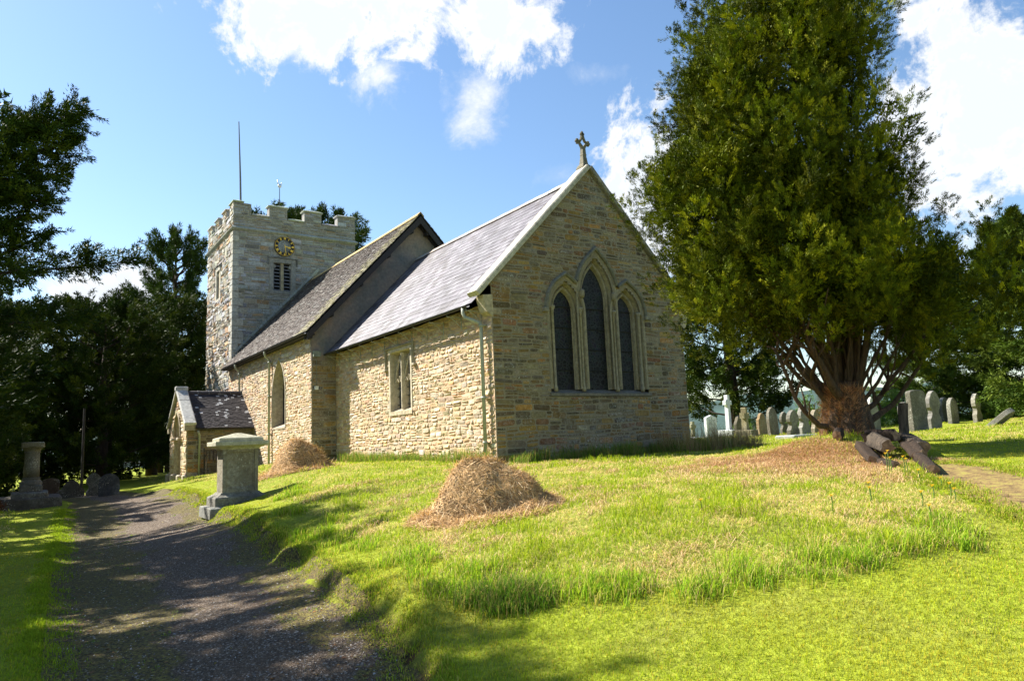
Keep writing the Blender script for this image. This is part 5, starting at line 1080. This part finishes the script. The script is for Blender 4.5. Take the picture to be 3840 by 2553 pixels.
# logs at the foot of the tree
rr=random.Random(9)
def log(a,b,r,label,seed,rough=.12):
    r_=random.Random(seed); a=Vector(a);b=Vector(b); e=empty('log',tuple(a),label,'log','sawn logs and root wood at the foot of the big conifer')
    d=(b-a).normalized(); s=d.cross(Vector((0,0,1))).normalized(); u=s.cross(d); n=13; w=[1+r_.uniform(-rough,rough) for _ in range(n)]; rings=[]
    for i in range(6):
        t=i/5; p=a.lerp(b,t)+u*r_.uniform(-.01,.01); R_=r*(1-.12*t); rings.append([tuple(p+(s*math.cos(2*math.pi*k/n)+u*math.sin(2*math.pi*k/n))*R_*w[k]*r_.uniform(.95,1.05)) for k in range(n)])
    m=M(); m.loft(rings,False,False); m.build('bark',M_barkg if seed%3 else M_wood,e,True)
    for ring,nm_,dd in ((rings[0],'cut_end',-d),(rings[-1],'cut_end',d)):
        c=sum((Vector(p) for p in ring),Vector())/n; q=M(); q.add([tuple(Vector(p)) for p in ring]+[tuple(c+dd*.01)],[(k,(k+1)%n,n) for k in range(n)]); q.build(nm_,M_cut,e)
def m_cut():
    m=N('sawn_wood'); p=m.pos(); c=m.ramp(m.noise(p,16,5,.7),[(.3,(.10,.055,.03)),(.6,(.30,.19,.11)),(.75,(.40,.28,.18))]); m.bsdf(c,.85,m.bump(m.noise(p,40,3),.5,.01)); return m.m
M_cut=m_cut()
def gp(x,y,h): return (x,y,G(x,y)+h)
log(gp(8.95,1.0,.10),gp(9.62,-.05,.08),.075,'long bark covered log ending beside the yellow flowers',1,.2)
log(gp(8.45,1.8,.14),gp(9.0,.95,.10),.10,'log lying between the trunk foot and the long end log',2,.25)
log(gp(8.05,1.55,.22),gp(8.5,1.1,.20),.11,'pale split log with cracked face on top of the pile',3,.35)
log(gp(7.8,1.6,.08),gp(8.45,.75,.05),.10,'half buried grey log at the front of the pile',4,.35)
log(gp(7.22,2.05,.10),gp(7.32,1.8,.10),.08,'short round log with sawn face left of the trunk foot',5,.2)
log(gp(8.25,2.1,.18),gp(8.75,1.6,.16),.10,'thick stubby log lying at the back of the pile',6,.3)
log(gp(8.2,1.05,.04),gp(8.9,.5,.03),.06,'thin branch log lying low in the dead grass',7,.2)
log(gp(7.75,1.9,.12),gp(8.3,1.75,.28),.10,'dark knotted root log propped against the trunk foot',8,.4)
log((7.9,2.75,G(7.9,2.75)-.1),(7.95,2.8,G(7.9,2.75)+.62),.08,'splintered upright stump beside the right side of the trunk',9,.4)
# hawkweed flowers
M_fl=simple('yellow_petals',(.85,.52,.02),.6); M_st=simple('flower_stem',(.12,.2,.04),.7)
def flower(x,y,h,first):
    if first:
        e=empty('yellow_flower',(0,0,0),None,None); m=M(); m.tube([(0,0,-.02),(.01,0,.5),(0,0,1)],.006/ .25*.25,4); s=m.build('stem',M_st); s.parent=e
        m=M(); n=10; P=[]
        for k in range(n):
            a=2*math.pi*k/n; m.add([(0,0,1),(.015*math.cos(a-.3),.015*math.sin(a-.3),1.01),(.024*math.cos(a),.024*math.sin(a),1.02),(.015*math.cos(a+.3),.015*math.sin(a+.3),1.01)],[(0,1,2,3)])
        m.lathe(0,0,[(.003,.99),(.007,1.0),(.008,1.012)],7); f=m.build('flower_head',M_fl); f.parent=e; return e,s,f
e0,s0,f0=flower(0,0,0,True); fp=[(9.0,.06,.24),(9.06,.0,.28),(9.1,-.03,.2),(9.3,-.1,.22),(9.36,-.16,.2),(9.62,-.42,.12),(9.95,-.62,.1),(10.3,-1.2,.14),(10.45,-1.45,.12),(10.2,-1.35,.12),(9.9,-2.7,.14),(9.95,-2.1,.16),(9.75,-1.75,.14),(10.6,-2.3,.1),(8.9,-3.4,.12),(10.35,-1.9,.13)]
for i,(x,y,h) in enumerate(fp):
    if i==0: e,s,f=e0,s0,f0
    else:
        e=e0.copy(); COL.objects.link(e)
        for q in (s0,f0): c=q.copy(); COL.objects.link(c); c.parent=e
    e.location=(x,y,G(x,y)); e.scale=(1,1,1)
    for c in list(e.children): pass
    e['h']=h
    tag(e,'small yellow flower on a thin stem in the grass near the worn path','flower','yellow flowers in the grass by the log pile')
# flower heights: shear-free scale on z only for stem via object scale
bpy.context.view_layer.update()
for o in [o for o in COL.objects if o.name.startswith('yellow_flower')]:
    h=o['h']; 
    for c in COL.objects:
        if c.parent==o:
            if c.name.startswith('stem'): c.scale=(1,1,h)
            else: c.location=(0,0,h-1)
    del o['h']
# distant hills
n=120; V=[];F=[]
for i in range(n+1):
    a=math.radians(60+200*i/n); r=900; hh=34+26*vn(np.array([i*.13]),np.array([0.]),71)[0]+8*vn(np.array([i*.5]),np.array([0.]),72)[0]
    for rr_,zz in ((r*.6,-60),(r,hh-12),(r*1.25,-40)): V.append((rr_*math.cos(a),rr_*math.sin(a),zz))
for i in range(n):
    for k in range(2): F.append((i*3+k,i*3+k+1,i*3+k+4,i*3+k+3))
m=M(); m.add(V,F,(.035,.065,.055)); struct(m.build('hills',attr_mat('wooded_hills',.95,.02,.5,.0),None,True))
# ---------------------------------------------------------------- sky, sun, camera
W=bpy.data.worlds.new('World'); scene.world=W; W.use_nodes=True; nt=W.node_tree; nt.nodes.clear()
class WN(N):
    def __init__(s): s.t=nt; s.out=nt.nodes.new('ShaderNodeOutputWorld')
w=WN(); EL=math.radians(43); AZS=math.atan2(-.574,-.819)
sky=w.n('TexSky',_sky_type='NISHITA'); sky.sun_disc=False; sky.sun_elevation=EL; sky.sun_rotation=math.atan2(-.819,-.574); sky.altitude=50; sky.air_density=1.15; sky.dust_density=.35; sky.ozone_density=2.2
dirv=w.n('TexCoord').outputs['Generated']
def dot(v): return w.n('VectorMath',_operation='DOT_PRODUCT',i0=dirv,i1=v).outputs['Value']
nz=w.n('TexNoise',Vector=dirv,Scale=4.2,Detail=10,Roughness=.62,Distortion=.25).outputs['Fac']; nz2=w.n('TexNoise',Vector=dirv,Scale=11,Detail=8,Roughness=.65,Distortion=.4).outputs['Fac']; nz3=w.n('TexNoise',Vector=dirv,Scale=34,Detail=6,Roughness=.7).outputs['Fac']
nn_=w.math('ADD',w.math('MULTIPLY',w.math('SUBTRACT',nz,.5),4.5),w.math('ADD',w.math('MULTIPLY',w.math('SUBTRACT',nz2,.5),6.),w.math('MULTIPLY',w.math("SUBTRACT",nz3,.5),1.8)))
tot=None
for az,el,sa,se,st in CLOUDS:
    az,el=math.radians(az),math.radians(el); c=(math.cos(el)*math.cos(az),math.cos(el)*math.sin(az),math.sin(el)); t1=(-math.sin(az),math.cos(az),0); t2=(-math.sin(el)*math.cos(az),-math.sin(el)*math.sin(az),math.cos(el))
    dc=w.math('MAXIMUM',dot(c),.05); a=w.math('DIVIDE',dot(t1),w.math('MULTIPLY',dc,math.tan(math.radians(sa)))); b=w.math('DIVIDE',dot(t2),w.math('MULTIPLY',dc,math.tan(math.radians(se))))
    r=w.math('POWER',w.math('ADD',w.math('MULTIPLY',a,a),w.math('MULTIPLY',b,b)),.5)
    k=w.math('MULTIPLY',w.math('ADD',w.math('SUBTRACT',1.,r),w.math('MULTIPLY',nn_,.5)),st)
    tot=k if tot is None else w.math('MAXIMUM',tot,k)
mask=w.ramp(tot,[(0.,0.),(.2,.12),(.5,.5),(1.,1.)])
sh=w.ramp(w.math('ADD',w.math('MULTIPLY',nz,.6),w.math('MULTIPLY',tot,.35)),CLC)
skc=w.n('HueSaturation',Saturation=SKY_SAT,Value=SKY_VAL,Color=sky.outputs[0]).outputs[0]
bg=w.n('Background',Color=w.mix(mask,skc,sh),Strength=SKY_STR); nt.links.new(bg.outputs[0],w.out.inputs[0])
sd=bpy.data.lights.new('sun','SUN'); sd.energy=SUN; sd.angle=math.radians(.55); sd.color=(1,.95,.85); so=bpy.data.objects.new('sun',sd); COL.objects.link(so)
L=Vector((-math.cos(EL)*.819,-math.cos(EL)*.574,math.sin(EL))); so.rotation_euler=L.to_track_quat('Z','Y').to_euler(); so.location=(-20,-20,30)
cd_=bpy.data.cameras.new('camera'); cam=bpy.data.objects.new('camera',cd_); COL.objects.link(cam); scene.camera=cam
from mathutils import Matrix
y_,p_,r_=map(math.radians,(55.105,7.921,-2.432)); fw=Vector((-math.sin(y_)*math.cos(p_),math.cos(y_)*math.cos(p_),math.sin(p_))); rt=Vector((math.cos(y_),math.sin(y_),0)); u0=rt.cross(fw)
r2=rt*math.cos(r_)+u0*math.sin(r_); u2=-rt*math.sin(r_)+u0*math.cos(r_)
cam.matrix_world=Matrix(((r2.x,u2.x,-fw.x,13.896),(r2.y,u2.y,-fw.y,-9.136),(r2.z,u2.z,-fw.z,1.6),(0,0,0,1)))
cd_.sensor_width=36; cd_.lens=2659.534/3840*36; cd_.clip_end=5000; cd_.clip_start=.05
scene.view_settings.view_transform='Standard'; scene.view_settings.look='None'; scene.view_settings.exposure=EXPO; scene.view_settings.gamma=1
scene.render.engine='CYCLES'; scene.cycles.max_bounces=6; scene.cycles.transparent_max_bounces=4
